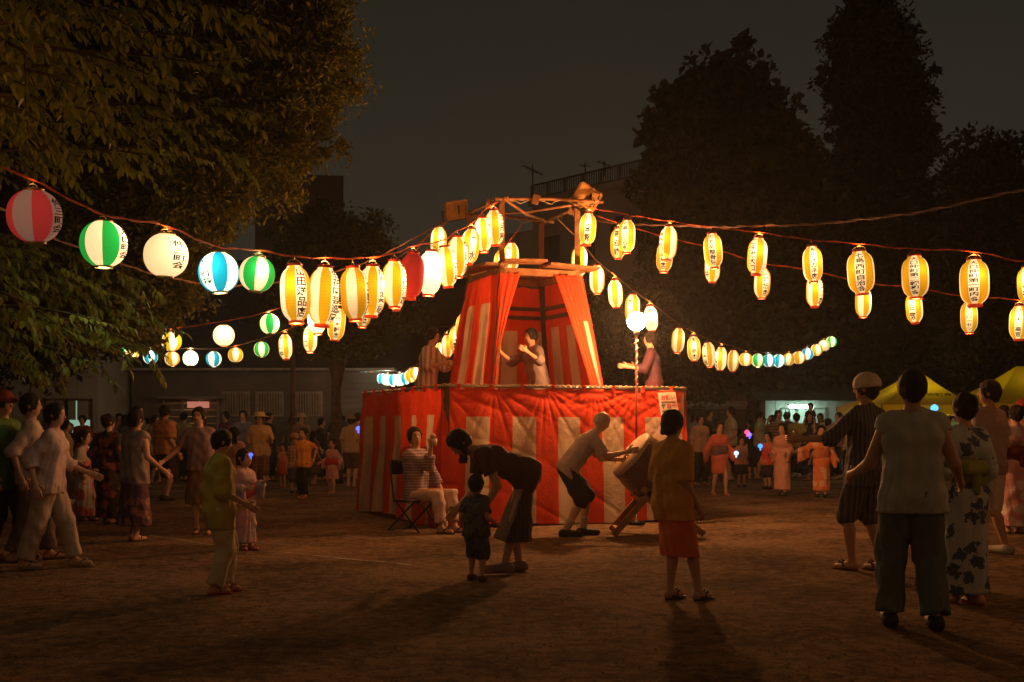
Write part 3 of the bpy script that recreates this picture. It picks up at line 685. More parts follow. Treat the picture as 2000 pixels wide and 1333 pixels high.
string('low left string', [(335, 18.0), (526, 18.2), (614, 18.5), (770, 17.8), (860, 17)], [
 (335, 647, 687, 'O', 'Y', '', 12, 1.1), (437, 634, 677, 'O', 'w', '', 0, 1.5), (526, 613, 654, 'O', 'g', '', 45, 1.6), (614, 585, 655, 'L', 'w', '', 0, 1.8), (661, 600, 667, 'L', 'y', '大谷米穀店', 4, .9), (711, 578, 641, 'L', 'y', '石谷田', 20, .7), (768, 546, 609, 'L', 'y', '大口', 45, .7), (858, 443, 505, 'L', 'y', '一', 20, 1.0)],
 [(190, 640, 18.4), (262, 641, 18.2), (885, 418, 16.6)], cr=.007)
string('lowest left string', [(247, 24.5), (510, 24.0), (606, 22.0)], [
 (247, 676, 698, 'O', 'g', '', 10, 1.0), (262, 681, 701, 'O', 'Y', '', 0, 1.1), (293, 683, 712, 'O', 'b', '', 8, 1.0), (335, 686, 716, 'O', 'Y', '', 22, .9), (372, 685, 716, 'O', 'c', '', 0, 1.5), (417, 686, 717, 'O', 'b', '大', -20, 1.0), (460, 679, 709, 'O', 'Y', '', 0, .9), (510, 667, 698, 'O', 'g', '', 0, .9),
 (556, 652, 704, 'L', 'y', '大口仲', -40, .95), (606, 636, 690, 'L', 'y', '山口', -40, 1.3)],
 [(230, 665, 25), (640, 606, 21), (700, 560, 19.5), (880, 430, 16.8)], cr=.008, cordmat=CORDD)
string('short string beyond the stage', [(714, 30.5), (812, 26)], [
 (714, 719, 741, 'O', 'b', '', 20, 1.4), (724, 722, 746, 'O', 'Y', '', 0, 1.0), (735, 726, 750, 'O', 'c', '', 0, 1.3), (746, 729, 752, 'O', 'b', '', 20, 1.6), (757, 731, 754, 'O', 'c', '', 0, 1.6), (768, 731, 755, 'O', 'b', '', 22, 1.6), (780, 730, 755, 'O', 'c', '', 0, 1.6), (791, 727, 752, 'O', 'b', '', 22, 1.4), (801, 722, 748, 'O', 'Y', '', 20, 1.1), (812, 717, 743, 'O', 'Y', '', 0, 1.2)],
 [(696, 697, 32), (707, 713, 31), (828, 704, 25)], cr=.008, cordmat=CORDD)
string('string behind the left drummer', [(847, 24), (904, 18)], [
 (847, 684, 700, 'O', 'Y', '', 0, 1.2), (858, 669, 700, 'L', 'y', '', 20, 1.5), (873, 654, 700, 'L', 'y', '', 55, .7), (892, 636, 690, 'L', 'y', '大山製', -5, 1.0), (906, 613, 668, 'L', 'y', '', 0, 1.2)],
 [(828, 704, 25), (940, 560, 16.9)], cr=.007, cordmat=CORDD)
string('back of the tower head', [(978, 17.6), (1000, 17.6)], [(980, 488, 545, 'L', 'y', '', 0, .6), (999, 474, 532, 'L', 'y', '吉川', -22, 1.2)], [(960, 440, 17.2), (1020, 436, 17.2)], cr=.006)
# bare cords and the mains cable
cord([W(-80, 378, 8.0), W(0, 408, 8.4), W(100, 462, 9.2), W(240, 517, 10.2), W(300, 534, 10.8), W(400, 556, 11.8), W(500, 556, 13), W(600, 543, 14), W(720, 510, 15), W(880, 428, 16.5)], .0075, CORDD, 'bare reddish cord slung behind the large round lanterns')
cord([W(1120, 425, 16.5), W(1200, 436, 16), W(1430, 443, 14.2), W(1700, 428, 12.5), W(2000, 371, 11), W(2200, 318, 10)], .011, mat('black_cable', (.10, .05, .04), .6), 'dark double mains cable rising to the upper right of the picture', name='mains_cable')


# strings added past both sides of the frame, to light the foreground
def fill_string(label, side, P0, P1, n, kinds):
    pts = []
    for i in range(n):
        t = (i + .5) / n; p = Vector(P0).lerp(Vector(P1), t); p.z -= .35 * math.sin(math.pi * t); kind, pal, H = kinds[i % len(kinds)]
        me, tm, bm_, hm, _ = lantern_shape(kind, pal, False); t_ = empty('paper_lantern', p); t_.scale = (H, H, H)
        sh = link('paper_shade', me, t_); sh.color = (1, 1, 1, 1.0); link('top_ring', tm, t_); link('bottom_ring', bm_, t_); link('wire_handle', hm, t_)
        ld = bpy.data.lights.new('bulb', 'POINT'); ld.energy = LANTERN_FILL_W; ld.shadow_soft_size = .05; ld.color = (1, .34, .07); link('bulb', ld, t_, (0, 0, -1.04 if i % 2 else .05))  # added point light, as on the strings in view
        tag(t_, f'{PALNAME[pal]} added lantern outside the {side} edge of the picture, {ORD[i]} from the stage', 'lantern', 'added lanterns outside the picture'); pts.append(p + Vector((0, 0, H * .13)))
    cord([Vector(P0)] + pts + [Vector(P1)], .006, None, label)
fill_string('added orange cord going on past the right edge of the picture', 'right', (6.1, 10.6, 2.9), (5.2, 1.5, 3.6), 9, [('L', 'y', .5), ('F', 'y', .56)])
fill_string('added orange cord going on past the left edge of the picture', 'left', (-3.9, 6.4, 3.0), (-3.2, -.5, 3.5), 7, [('O', 'g', .36), ('O', 'w', .36), ('L', 'y', .5)])
# ------------------------------------------------------------------ trees
def leafmat(name, c1, c2, trans=.25):
    m = bpy.data.materials.new(name); m.use_nodes = True; nt = m.node_tree; N = nt.nodes; L = nt.links
    b = N['Principled BSDF']; b.inputs['Roughness'].default_value = .5; b.inputs['Specular IOR Level'].default_value = .35
    g = N.new('ShaderNodeNewGeometry'); mx = N.new('ShaderNodeMix'); mx.data_type = 'RGBA'
    mx.inputs[6].default_value = (*c1, 1); mx.inputs[7].default_value = (*c2, 1); L.new(g.outputs['Random Per Island'], mx.inputs[0])
    L.new(mx.outputs[2], b.inputs['Base Color'])
    tr = N.new('ShaderNodeBsdfTranslucent'); L.new(mx.outputs[2], tr.inputs[0]); ms = N.new('ShaderNodeMixShader'); ms.inputs[0].default_value = trans
    L.new(b.outputs[0], ms.inputs[1]); L.new(tr.outputs[0], ms.inputs[2]); L.new(ms.outputs[0], N['Material Output'].inputs['Surface'])
    return m
LF_NEAR = leafmat('cherry_leaf', (.13, .18, .025), (.28, .25, .04), .38)
LF_MID = leafmat('zelkova_leaf', (.09, .12, .02), (.20, .17, .03), .35)
LF_DARK = leafmat('dark_leaf', (.030, .046, .014), (.068, .075, .022))
LF_DARKER = leafmat('darker_leaf', (.022, .028, .011), (.045, .044, .016))  # darker leaf green than dark_leaf
BARK = mat('bark', (.11, .075, .05), .9, (.05, .035, .025), 8, .6, 18)

def leaf_cloud(centres, radii, per, size, flat=.5, asp=.45, seed=0, droop=0.0):
    """small folded leaf quads gathered in clumps"""
    r = np.random.default_rng(seed); n = len(centres) * per
    c = np.repeat(centres, per, 0); rad = np.repeat(radii, per)[:, None]
    d = r.normal(size=(n, 3)); d /= np.linalg.norm(d, axis=1)[:, None]
    p = c + d * rad * (r.random((n, 1)) ** .45) * np.array([1, 1, flat + .3])
    ax = d * .9 + r.normal(size=(n, 3)) * .6; ax[:, 2] -= droop; ax /= np.linalg.norm(ax, axis=1)[:, None]
    up = r.normal(size=(n, 3)) + np.array([0, 0, .8]); sd = np.cross(ax, up); sd /= np.linalg.norm(sd, axis=1)[:, None] + 1e-9
    s = size * (.6 + .8 * r.random((n, 1)))
    a = p - ax * s * .5; b = p + ax * s * .5; w = s * asp * .5
    nr = np.cross(ax, sd); mid = p + nr * s * .08
    V = np.stack([a, mid + sd * w, b, mid - sd * w], 1).reshape(-1, 3)
    F = np.arange(n * 4).reshape(n, 4)
    return V, F
def outline_centres(rows, D, n, thick=.7, seed=0, bulge=.3, surf=.65, shrink=0.0):
    """rows: (y, xmin, xmax) in photo pixels giving the real crown's width at each height"""
    r = np.random.default_rng(seed); ys = np.array([q[0] for q in rows], float); x0 = np.array([q[1] for q in rows], float); x1 = np.array([q[2] for q in rows], float)
    wts = (x1 - x0); cum = np.concatenate([[0], np.cumsum((wts[1:] + wts[:-1]) / 2 * np.diff(ys))]); u = r.random(n) * cum[-1]
    y = np.interp(u, cum, ys); a = np.interp(y, ys, x0); b = np.interp(y, ys, x1); cx = (a + b) / 2; hw = np.maximum((b - a) / 2 - shrink * FPX / D, 6)
    t = r.random(n) ** (1 - surf) ; ang = r.random(n) * 2 * np.pi
    X = (cx - 1000) / FPX * D + hw / FPX * D * t * np.cos(ang); Yd = D + hw / FPX * D * thick * t * np.sin(ang)
    Zz = CAM_H + (HORIZON - y) / FPX * D
    return np.stack([X, Yd, Zz], 1)
def tree(label, rows, D, trunk_px, n, per, size, cr, mt, seed, group='trees around the festival ground', thick=.7, trunk_r=.25, surf=.65, name='leafy_tree', asp=.5):
    tx = (trunk_px - 1000) / FPX * D; root = empty(name, (tx, D, 0)); tag(root, label, 'tree', group)
    C_ = outline_centres(rows, D, n, thick, seed, surf=surf, shrink=cr * .75); C_[:, 2] = np.maximum(C_[:, 2], .4)
    rj = np.random.default_rng(seed + 9); C_ += rj.normal(size=C_.shape) * cr * .6
    V, F = leaf_cloud(C_, cr * (.35 + 1.15 * np.random.default_rng(seed + 1).random(n) ** 1.5), per, size, seed=seed + 2, asp=asp)
    V = V - np.array([tx, D, 0]); link('crown', mesh_np('crown', V, F, mt, False), root)
    top = C_[:, 2].max(); r = random.Random(seed)
    m = MB(); zt = C_[:, 2].min() + (top - C_[:, 2].min()) * .35; cxm = C_[:, 0].mean() - tx
    m.tube([(0, 0, -.1), (0.02, 0, .4), (cxm * .1, 0, zt * .5), (cxm * .5, 0, zt)], [trunk_r * 1.35, trunk_r, trunk_r * .8, trunk_r * .55], 10); m.build('trunk', BARK, root)
    for k in range(7):
        q = C_[r.randrange(n)] - np.array([tx, D, 0]); s0 = Vector((cxm * .3, 0, zt * r.uniform(.45, .95))); e = Vector(q)
        m = MB(); m.tube([s0, s0.lerp(e, .5) + Vector((0, 0, .3)), e], [trunk_r * .38, trunk_r * .22, trunk_r * .08], 7); m.build('limb', BARK, root)
    return root

tree('large broad dark tree to the right of the tower, behind the lantern strings', [(145, 1385, 1440), (165, 1360, 1470), (185, 1320, 1500), (225, 1275, 1540), (300, 1258, 1600), (380, 1240, 1620), (480, 1240, 1640), (600, 1280, 1640), (690, 1330, 1640), (745, 1400, 1650)], 34, 1478, 1700, 60, .28, .55, LF_DARK, 3, thick=.45, trunk_r=.34, asp=.75)
tree('tall pointed dark tree rising above the right lanterns', [(-60, 1690, 1702), (0, 1665, 1728), (30, 1640, 1752), (80, 1612, 1784), (150, 1602, 1808), (230, 1618, 1818), (330, 1625, 1832), (430, 1610, 1850), (540, 1610, 1870), (650, 1620, 1890), (735, 1650, 1880)], 35, 1745, 2200, 50, .19, .44, LF_DARK, 5, thick=.8, trunk_r=.30, name='conical_tree')
tree('dark rounded tree at the right edge behind the tents', [(285, 1915, 1930), (310, 1865, 1990), (350, 1845, 2040), (450, 1835, 2090), (600, 1840, 2100), (740, 1850, 2100)], 29, 1960, 900, 50, .20, .5, LF_DARKER, 7, thick=.5)
tree('low dark tree between the apartment block and the broad tree', [(560, 1160, 1290), (620, 1150, 1330), (700, 1150, 1400), (770, 1150, 1420)], 34, 1250, 450, 40, .18, .5, LF_DARKER, 9)
tree('small garden tree behind the lowest left lanterns', [(440, 590, 700), (470, 540, 760), (520, 520, 800), (600, 540, 830), (650, 580, 790), (675, 610, 690)], 25.5, 655, 900, 50, .12, .36, LF_DARK, 13, thick=.6, trunk_r=.14)
tree('tall zelkova rising behind the lanterns at upper left', [(-60, 300, 640), (0, 320, 665), (40, 330, 690), (90, 330, 705), (160, 340, 690), (220, 330, 660), (300, 300, 640), (350, 200, 560), (420, 120, 470), (500, 60, 430), (570, 40, 400), (610, 60, 330)], 14.5, -190, 2600, 64, .085, .30, LF_MID, 17, thick=.45, trunk_r=.3, name='zelkova_tree', asp=.42)
tree('dark tree filling the far left behind the foreground leaves', [(-80, -160, 420), (100, -160, 420), (300, -160, 380), (450, -160, 330), (560, -150, 270), (640, -140, 250), (700, -140, 190)], 17, -140, 1500, 45, .13, .42, LF_DARKER, 19, thick=.4, trunk_r=.3)
tree('shrubby tree behind the crowd right of the lit wall', [(700, 1640, 1800), (740, 1620, 1860), (790, 1640, 1900)], 36, 1740, 260, 40, .16, .5, LF_DARKER, 23)

# foreground cherry with big drooping leaves
def big_leaf_mesh():
    L_ = 1.0; ts = [0, .12, .35, .6, .82, 1.0]; ws = [.02, .15, .23, .20, .10, .004]; V = []; 
    for t, w in zip(ts, ws):
        x = t; z = -.20 * t * t; V += [(x, -w, z + .05 * w / .23), (x, 0, z), (x, w, z + .05 * w / .23)]
    F = []
    for i in range(5):
        b = i * 3; F += [(b, b + 3, b + 4, b + 1), (b + 1, b + 4, b + 5, b + 2)]
    me = bpy.data.meshes.new('leaf'); me.from_pydata(V, [], F); me.materials.append(LF_NEAR)
    for p in me.polygons: p.use_smooth = True
    return me
LEAF = big_leaf_mesh(); LV = np.array([v.co[:] for v in LEAF.vertices]); LFc = np.array([list(p.vertices) for p in LEAF.polygons])
ct = empty('cherry_tree', (W(-170, 700, 9.5).x, 9.5, 0)); tag(ct, 'foreground cherry tree with big drooping leaves hanging in at upper left', 'tree', 'trees around the festival ground')
TO = Vector(ct.location); trunk_top = W(-170, 600, 9.5)
m = MB(); m.tube([(0, 0, -.05), (.03, 0, .5), (-.05, -.05, 1.4), trunk_top - TO], [.24, .19, .16, .14], 12); m.build('trunk', BARK, ct)
tips = [((520, 30), 7.6), ((495, 90), 7.2), ((440, 10), 6.4), ((300, 60), 5.9), ((420, 130), 6.6), ((505, 215), 7.4), ((420, 250), 7.8), ((380, 190), 6.4), ((300, 150), 5.6), ((260, 250), 6.4), ((460, 290), 8.2), ((230, 330), 8.6), ((120, 270), 6.2), ((180, 180), 5.2), ((60, 120), 5.3), ((100, 30), 5.6), ((200, 20), 5.6), ((330, 310), 8.0), ((60, 330), 8.2), ((160, 100), 6.8), ((30, 230), 6.6), ((340, 240), 7), ((240, 110), 7.5), ((90, 180), 7.5), ((150, 345), 8.8),
        ((330, 640), 9.2), ((290, 600), 9.0), ((250, 690), 8.6), ((200, 720), 8.2), ((130, 650), 8), ((120, 740), 8.2), ((60, 600), 8), ((190, 580), 9.0), ((40, 690), 8.2), ((300, 560), 9.6), ((150, 540), 8.6), ((230, 640), 8.2), ((60, 510), 9.0), ((10, 620), 8.4), ((310, 690), 9.4), ((80, 560), 9), ((20, 560), 8.4)]
rl = random.Random(5); leaves = []
def bez(a, b, c, t): return a * (1 - t) ** 2 + b * 2 * t * (1 - t) + c * t * t
for (px, py), d in tips:
    e = W(px, py, d); s = trunk_top + Vector((rl.uniform(-.3, .1), 0, rl.uniform(0, 1.5) if py < 450 else rl.uniform(-.2, .2)))
    if py < 450: s = W(-60, py - 30 + rl.uniform(-40, 60), d + rl.uniform(-.3, .8))
    else: s = W(max(-60, px - 330), py - 70 + rl.uniform(-40, 30), d + rl.uniform(-.2, .6))
    mid = (s + e) / 2 + Vector((0, 0, .12)); pts = [bez(s, mid, e, i / 14) for i in range(15)]
    m = MB(); m.tube([p - TO for p in pts], [.016 - .013 * i / 14 for i in range(15)], 6); m.build('branch', BARK, ct)
    L = (e - s).length; ntw = int(L / .085)
    for k in range(ntw):
        t = (k + rl.random()) / ntw; p = bez(s, mid, e, t); dirn = (e - s).normalized()
        out = (dirn * .8 + Vector((rl.uniform(-.7, .7), rl.uniform(-.8, .8), rl.uniform(-.75, .35)))).normalized(); tl_ = rl.uniform(.12, .34)
        q = p + out * tl_ + Vector((0, 0, -.04))
        if k % 3 == 0:
            m2 = MB(); m2.tube([p - TO, q - TO], [.004, .002], 4); m2.build('twig', BARK, ct)
        nl = int(tl_ / .024)
        for j in range(nl):
            u = (j + .6) / nl; b = p.lerp(q, u); side = out.cross(Vector((0, 0, 1))).normalized() * (1 if j % 2 else -1)
            ld = (out * .55 + side * .6 + Vector((0, 0, rl.uniform(-1.0, -.15))) + Vector((rl.uniform(-.3, .3), rl.uniform(-.3, .3), 0))).normalized()
            leaves.append((b, ld, rl.uniform(.048, .092), rl.uniform(-.6, .6)))
def leafmat_of(b, ld, s, roll):
    x = ld; y = Vector((0, 0, 1)).cross(x)
    if y.length < .05: y = Vector((0, 1, 0))
    y.normalize(); z = x.cross(y); R = Matrix((x, y, z)).transposed() @ Matrix.Rotation(roll, 3, 'X')
    return R
inview = [l for l in leaves if -20 < 1000 + l[0].x / l[0].y * FPX < 560 and 0 < 835 - (l[0].z - CAM_H) / l[0].y * FPX < 780]
inview.sort(key=lambda l: -l[2] / l[0].y); big = inview[:290]; bigset = set(id(l) for l in big)
for l in big:
    R = leafmat_of(*l); o = link('leaf', LEAF, ct); o.matrix_local = Matrix.Translation(l[0] - TO) @ R.to_4x4() @ Matrix.Scale(l[2], 4)
rest = [l for l in leaves if id(l) not in bigset]
Vs = []; Fs = []
for i, l in enumerate(rest):
    R = np.array(leafmat_of(*l)); Vs.append(LV @ R.T * l[2] + np.array(l[0] - TO)); Fs.append(LFc + i * len(LV))
tag(link('leaf_mass', mesh_np('leaf_mass', np.concatenate(Vs), np.concatenate(Fs), LF_NEAR, True), ct), kind='stuff')

# ------------------------------------------------------------------ buildings
CONC = mat('grey_concrete', (.30, .26, .23), .85, (.22, .19, .17), .7, .2, 8)
CONCL = mat('pale_wall', (.42, .42, .38), .85, (.34, .34, .30), .8, .15, 8)
SIDING = mat('board_siding', (.22, .19, .16), .85, (.15, .13, .11), 1.2, .2, 10)
ROOF = mat('roof_tiles', (.09, .085, .085), .7, (.06, .055, .055), 2)
GLASS = mat('dark_glass', (.02, .02, .022), .12, spec=.6)
FRAME = mat('window_frame', (.46, .40, .36), .5)
DARKB = mat('dark_house_wall', (.06, .045, .04), .9)
def litmat(n, c, s): return mat(n, (.3, .3, .28), .6, emit=c, estr=s)
def wpx(x0, x1, y0, y1, D): return W(x0, y1, D), W(x1, y0, D)
def building(name, label, x0, x1, ytop, D, depth, m_, roofpitch=None, cat='house', group='buildings behind the festival ground', zt=None, wallh=None):
    a = W(x0, ytop, D); b = W(x1, ytop, D); top = a.z if zt is None else zt
    o = empty(name, ((a.x + b.x) / 2, D, 0)); tag(o, label, cat, group)
    w = b.x - a.x; mb = MB(); mb.box((0, depth / 2, top / 2 - .2), (w, depth, top + .4)); mb.build('wall', m_, o)
    return o, w, top
def winpart(o, x0, x1, y0, y1, D, frame=FRAME, pane=GLASS, bars=0, barm=None, sill=True, mull=1):
    a, b = wpx(x0, x1, y0, y1, D); O = Vector(o.location); ax, bx_, az, bz = a.x - O.x, b.x - O.x, a.z, b.z; cx, cz = (ax + bx_) / 2, (az + bz) / 2; w, h = bx_ - ax, bz - az; t = .05
    m = MB()
    for c, s in (((cx, -.03, bz + t / 2), (w + 2 * t, .08, t)), ((cx, -.03, az - t / 2), (w + 2 * t, .08, t)), ((ax - t / 2, -.03, cz), (t, .08, h)), ((bx_ + t / 2, -.03, cz), (t, .08, h))): m.box(c, s)
    for k in range(mull): m.box((ax + w * (k + 1) / (mull + 1), -.03, cz), (t * .8, .06, h))
    f = m.build('window', frame, o)
    for k in range(mull + 1):
        m = MB(); m.box((ax + w * (k + .5) / (mull + 1), -.012, cz), (w / (mull + 1) - t, .012, h)); m.build('pane', pane if not isinstance(pane, list) else pane[k % len(pane)], f)
    if bars:
        for k in range(bars):
            m = MB(); m.box((ax + w * (k + .5) / bars, -.10, cz), (.03, .03, h + .06)); m.build('bar', barm or FRAME, f)
    return f
# left pale shed with lit doorway (D 27)
o, w, tp = building('shed', 'pale panelled shed with a lit doorway behind the walkers at far left', -60, 192, 690, 27, 5, CONCL)
for k in range(6):
    m = MB(); m.box((-w / 2 + w * (k + .5) / 6, -.012, 2.2), (w / 6 - .03, .02, 1.55)); m.build('wall_panel', CONCL, o)
m = MB(); m.box((0, -.05, W(0, 735, 27).z), (w, .08, .05)); m.build('trim', FRAME, o)
winpart(o, 134, 178, 783, 852, 27, mat('brown_frame', (.16, .08, .05), .6), litmat('lit_pane_teal', (.30, .50, .38), .75), mull=0)
winpart(o, 92, 130, 783, 840, 27, mat('brown_frame', (.16, .08, .05), .6), GLASS, mull=0)
# long dark house with three barred windows and a lit shop window (D 29)
o, w, tp = building('long_house', 'long low dark house with barred windows behind the crowd on the left', 258, 760, 727, 29, 6, SIDING)
for k in range(14):
    m = MB(); m.box((0, -.02 - .0, .25 + k * .17), (w, .03, .155), Matrix.Rotation(.10, 3, 'X')); m.build('siding_board', SIDING, o)
m = MB(); m.box((0, -.25, tp + .04), (w + .4, .8, .06)); m.build('eave', FRAME, o)
m = MB(); m.add([(-w / 2 - .2, -.5, tp + .08), (w / 2 + .2, -.5, tp + .08), (w / 2 + .2, 3, tp + 1.5), (-w / 2 - .2, 3, tp + 1.5), (-w / 2 - .2, 6.4, tp + .08), (w / 2 + .2, 6.4, tp + .08)], [(0, 1, 2, 3), (3, 2, 5, 4), (0, 3, 4), (1, 5, 2)]); m.build('roof', ROOF, o)
for x0, x1 in ((437, 484), (503, 550), (580, 626)): winpart(o, x0, x1, 769, 810, 29 - .05, FRAME, mat('curtained_glass', (.16, .10, .07), .3), bars=9, barm=mat('pale_bar', (.50, .42, .36), .5))
winpart(o, 322, 424, 781, 838, 29 - .05, FRAME, [litmat('lit_shop_pane', (.55, .18, .06), .20), litmat('lit_shop_pane_warm', (.60, .30, .12), .35)], mull=2)
m = MB(); a = W(312, 777, 28.6); b = W(434, 777, 28.6); m.box(((a.x + b.x) / 2 - o.location.x, -.30, a.z), (b.x - a.x, .55, .06)); m.build('awning', mat('awning_metal', (.30, .30, .26), .6), o)
m = MB(); a = W(388, 791, 28.9); m.box((a.x - o.location.x, -.14, a.z), (.55, .03, .16)); m.build('lit_sign', litmat('lit_sign_panel', (.9, .30, .2), .5), o)
m = MB(); a = W(572, 800, 27.5); m.tube([(a.x, 27.5, 0), (a.x, 27.5, W(0, 640, 27.5).z)], .06, 8)
tag(m.build('utility_post', mat('rusty_post', (.16, .07, .04), .8), origin=(a.x, 27.5, 0)), 'slim rusty post in front of the barred windows', 'post')
# gabled dark house behind small tree
o, w, tp = building('gabled_house', 'dark gabled house behind the small garden tree, left of the stage', 690, 960, 600, 40, 7, DARKB)
m = MB(); zt = tp + .02; m.add([(-w / 2 - .4, -.5, zt - .1), (w / 2 + .4, -.5, zt - .1), (w / 2 + .4, 3.5, zt + 1.9), (-w / 2 - .4, 3.5, zt + 1.9), (-w / 2 - .4, 7.5, zt - .1), (w / 2 + .4, 7.5, zt - .1)], [(0, 1, 2, 3), (3, 2, 5, 4), (0, 3, 4), (1, 5, 2)]); m.build('roof', ROOF, o)
for x in (720, 840): winpart(o, x, x + 40, 640, 690, 39.95, DARKW)
# dark houses filling the far left
o, w, tp = building('dark_house', 'unlit two storey house in the dark gap behind the left lanterns', 60, 560, 560, 44, 8, DARKB)
m = MB(); m.add([(-w / 2 - .4, -.5, tp), (w / 2 + .4, -.5, tp), (w / 2 + .4, 4, tp + 1.6), (-w / 2 - .4, 4, tp + 1.6), (-w / 2 - .4, 8.5, tp), (w / 2 + .4, 8.5, tp)], [(0, 1, 2, 3), (3, 2, 5, 4), (0, 3, 4), (1, 5, 2)]); m.build('roof', ROOF, o)
for x in (200, 330, 450): winpart(o, x, x + 36, 620, 660, 43.95, DARKW)
# tower block far left
o, w, tp = building('tower_block', 'tall plain brown block rising behind the zelkova on the left', 500, 670, 341, 75, 12, mat('brown_block', (.26, .15, .12), .9, (.22, .125, .10), .3), cat='building')
m = MB(); a = W(670, 430, 75); b = W(686, 430, 75); m.box(((a.x + b.x) / 2 - o.location.x, 4, a.z / 2), (b.x - a.x, 8, a.z)); m.build('annex', mat('brown_block', (.1, .1, .1)), o)
# apartment block right of the tower, receding to the left
ab = empty('apartment_block', (W(1150, 0, 48).x, 48, 0)); tag(ab, 'grey apartment block with roof railing behind the tower', 'building', 'buildings behind the festival ground')
AO = Vector(ab.location)
zA = 11.35; pA = W(1040, 835, 52); pB = W(1330, 835, 45.4)
dirn = Vector((pB.x - pA.x, pB.y - pA.y, 0)); Ln = dirn.length; dirn.normalize(); nrm = Vector((-dirn.y, dirn.x, 0))
def slab(p0, L0, depth, z0, z1, name, mt, parent=ab):
    m = MB(); a = Vector((p0.x, p0.y, 0)) - AO; b = a + dirn * L0; V = [a, b, b + nrm * depth, a + nrm * depth]
    V = [Vector((v.x, v.y, z)) for z in (z0, z1) for v in V]; m.add(V, [(3, 2, 1, 0), (4, 5, 6, 7), (0, 1, 5, 4), (1, 2, 6, 5), (2, 3, 7, 6), (3, 0, 4, 7)]); return m.build(name, mt, parent)
APT = mat('apartment_render', (.72, .57, .50), .85, (.60, .47, .41), .5, .2, 8)
slab(pA, Ln + 6, 10, -.2, zA, 'wall', APT)
slab(pA - dirn * .15 - nrm * .15, Ln + 6, .3, zA, zA + .28, 'parapet', APT)
slab(pA - dirn * 3.0 + nrm * .6, 2.95, 9, -.2, zA - .9, 'stair_wing', APT)
def onface(t, z, off=-.05):
    q = pA + dirn * t + nrm * off; return Vector((q.x, q.y, 0)) - AO + Vector((0, 0, z))
RAIL = mat('railing_iron', (.05, .04, .035), .6)
for zz in (zA + .32, zA + .92):
    m = MB(); m.beam(onface(0, zz), onface(Ln, zz), .07, .07); m.build('rail', RAIL, ab)
nbar = 64
for i in range(nbar + 1):
    t = Ln * i / nbar; m = MB(); m.beam(onface(t, zA + .3), onface(t, zA + .92), .05 if i % 8 else .11, .05, up=(0, 1, 0)); m.build('baluster', RAIL, ab)
def facewin(t, z, w, h):
    m = MB(); R = Matrix((dirn, nrm, Vector((0, 0, 1)))).transposed()
    for c, s in (((0, h / 2), (w + .12, .06)), ((0, -h / 2), (w + .12, .06)), ((-w / 2, 0), (.06, h)), ((w / 2, 0), (.06, h)), ((0, 0), (.05, h))):
        m.box(onface(t + c[0], z + c[1], -.05), (s[0], .08, s[1]), R)
    f = m.build('window', RAIL, ab)
    for s in (-1, 1):
        m = MB(); m.box(onface(t + s * w / 4, z, -.02), (w / 2 - .06, .03, h - .04), R); m.build('pane', GLASS, f)
for zrow in (zA - 2.2, zA - 5.0, zA - 7.6):
    for t in (1.2, 3.4, 5.6): facewin(t, zrow, 1.15, 1.25)
m = MB()
slab(pA - dirn * 2.9 - nrm * .55, 2.2, .1, zA - 4.4, zA - 4.25, 'balcony_slab', APT)
for i in range(15):
    q = pA - dirn * (2.9 - i * .15) - nrm * .55; q = Vector((q.x, q.y, 0)) - AO; m = MB(); m.beam(q + Vector((0, 0, zA - 4.2)), q + Vector((0, 0, zA - 3.2)), .03, .03, up=(0, 1, 0)); m.build('baluster', RAIL, ab)
def antenna(px, py0, py1, D, label, s=1.0, rot=.4):
    a = W(px, py1, D); m = MB(); h = W(px, py0, D).z - a.z; m.tube([(0, 0, 0), (0, 0, h)], .035, 6)
    bdir = Vector((math.cos(rot), .2, math.sin(-rot) * .6)).normalized(); c = Vector((0, 0, h * .85)); m.tube([c - bdir * .5 * s, c + bdir * .5 * s], .025, 5)
    for k in range(7):
        q = c + bdir * s * (-.48 + k * .16); m.tube([q - Vector((.1, .35, .12)) * s, q + Vector((.1, .35, .12)) * s], .018, 4)
    ao = m.build('antenna', RAIL); ao.location = a; tag(ao, label, 'antenna', 'rooftop antennas')
antenna(1040, 322, 392, 52, 'branching antenna at the left end of the roof railing', 1.0, .6)
antenna(1143, 318, 360, 49, 'short antenna standing over the middle of the roof railing', .45, .2)
antenna(1180, 316, 345, 48, 'slanted antenna near the right end of the roof railing', .6, .5)
# long wall and lit shed at right (D 33)
o, w, tp = building('meeting_hall', 'long grey meeting hall behind the children right of the stage', 1110, 1492, 752, 34, 6, mat('hall_wall', (.24, .21, .185), .85, (.18, .155, .13), .6))
m = MB(); m.add([(-w / 2, -.5, tp - .05), (w / 2, -.5, tp - .05), (w / 2, 3, tp + .9), (-w / 2, 3, tp + .9), (-w / 2, 6.5, tp - .05), (w / 2, 6.5, tp - .05)], [(0, 1, 2, 3), (3, 2, 5, 4), (0, 3, 4), (1, 5, 2)]); m.build('roof', mat('hall_roof', (.16, .15, .135), .7), o)
m = MB(); a = W(1300, 789, 34); m.box((0, -.06, a.z), (w, .1, .14)); m.build('fascia', FRAME, o)
for k in range(5): winpart(o, 1352 + k * 27, 1374 + k * 27, 803, 850, 33.95, DARKW, mat('shutter', (.14, .115, .10), .7), mull=0)
o, w, tp = building('lit_shed', 'white walled shed lit by a tube lamp right of the tree trunk', 1494, 1672, 783, 33, 5, mat('white_siding', (.50, .55, .50), .8, (.42, .47, .42), .8))
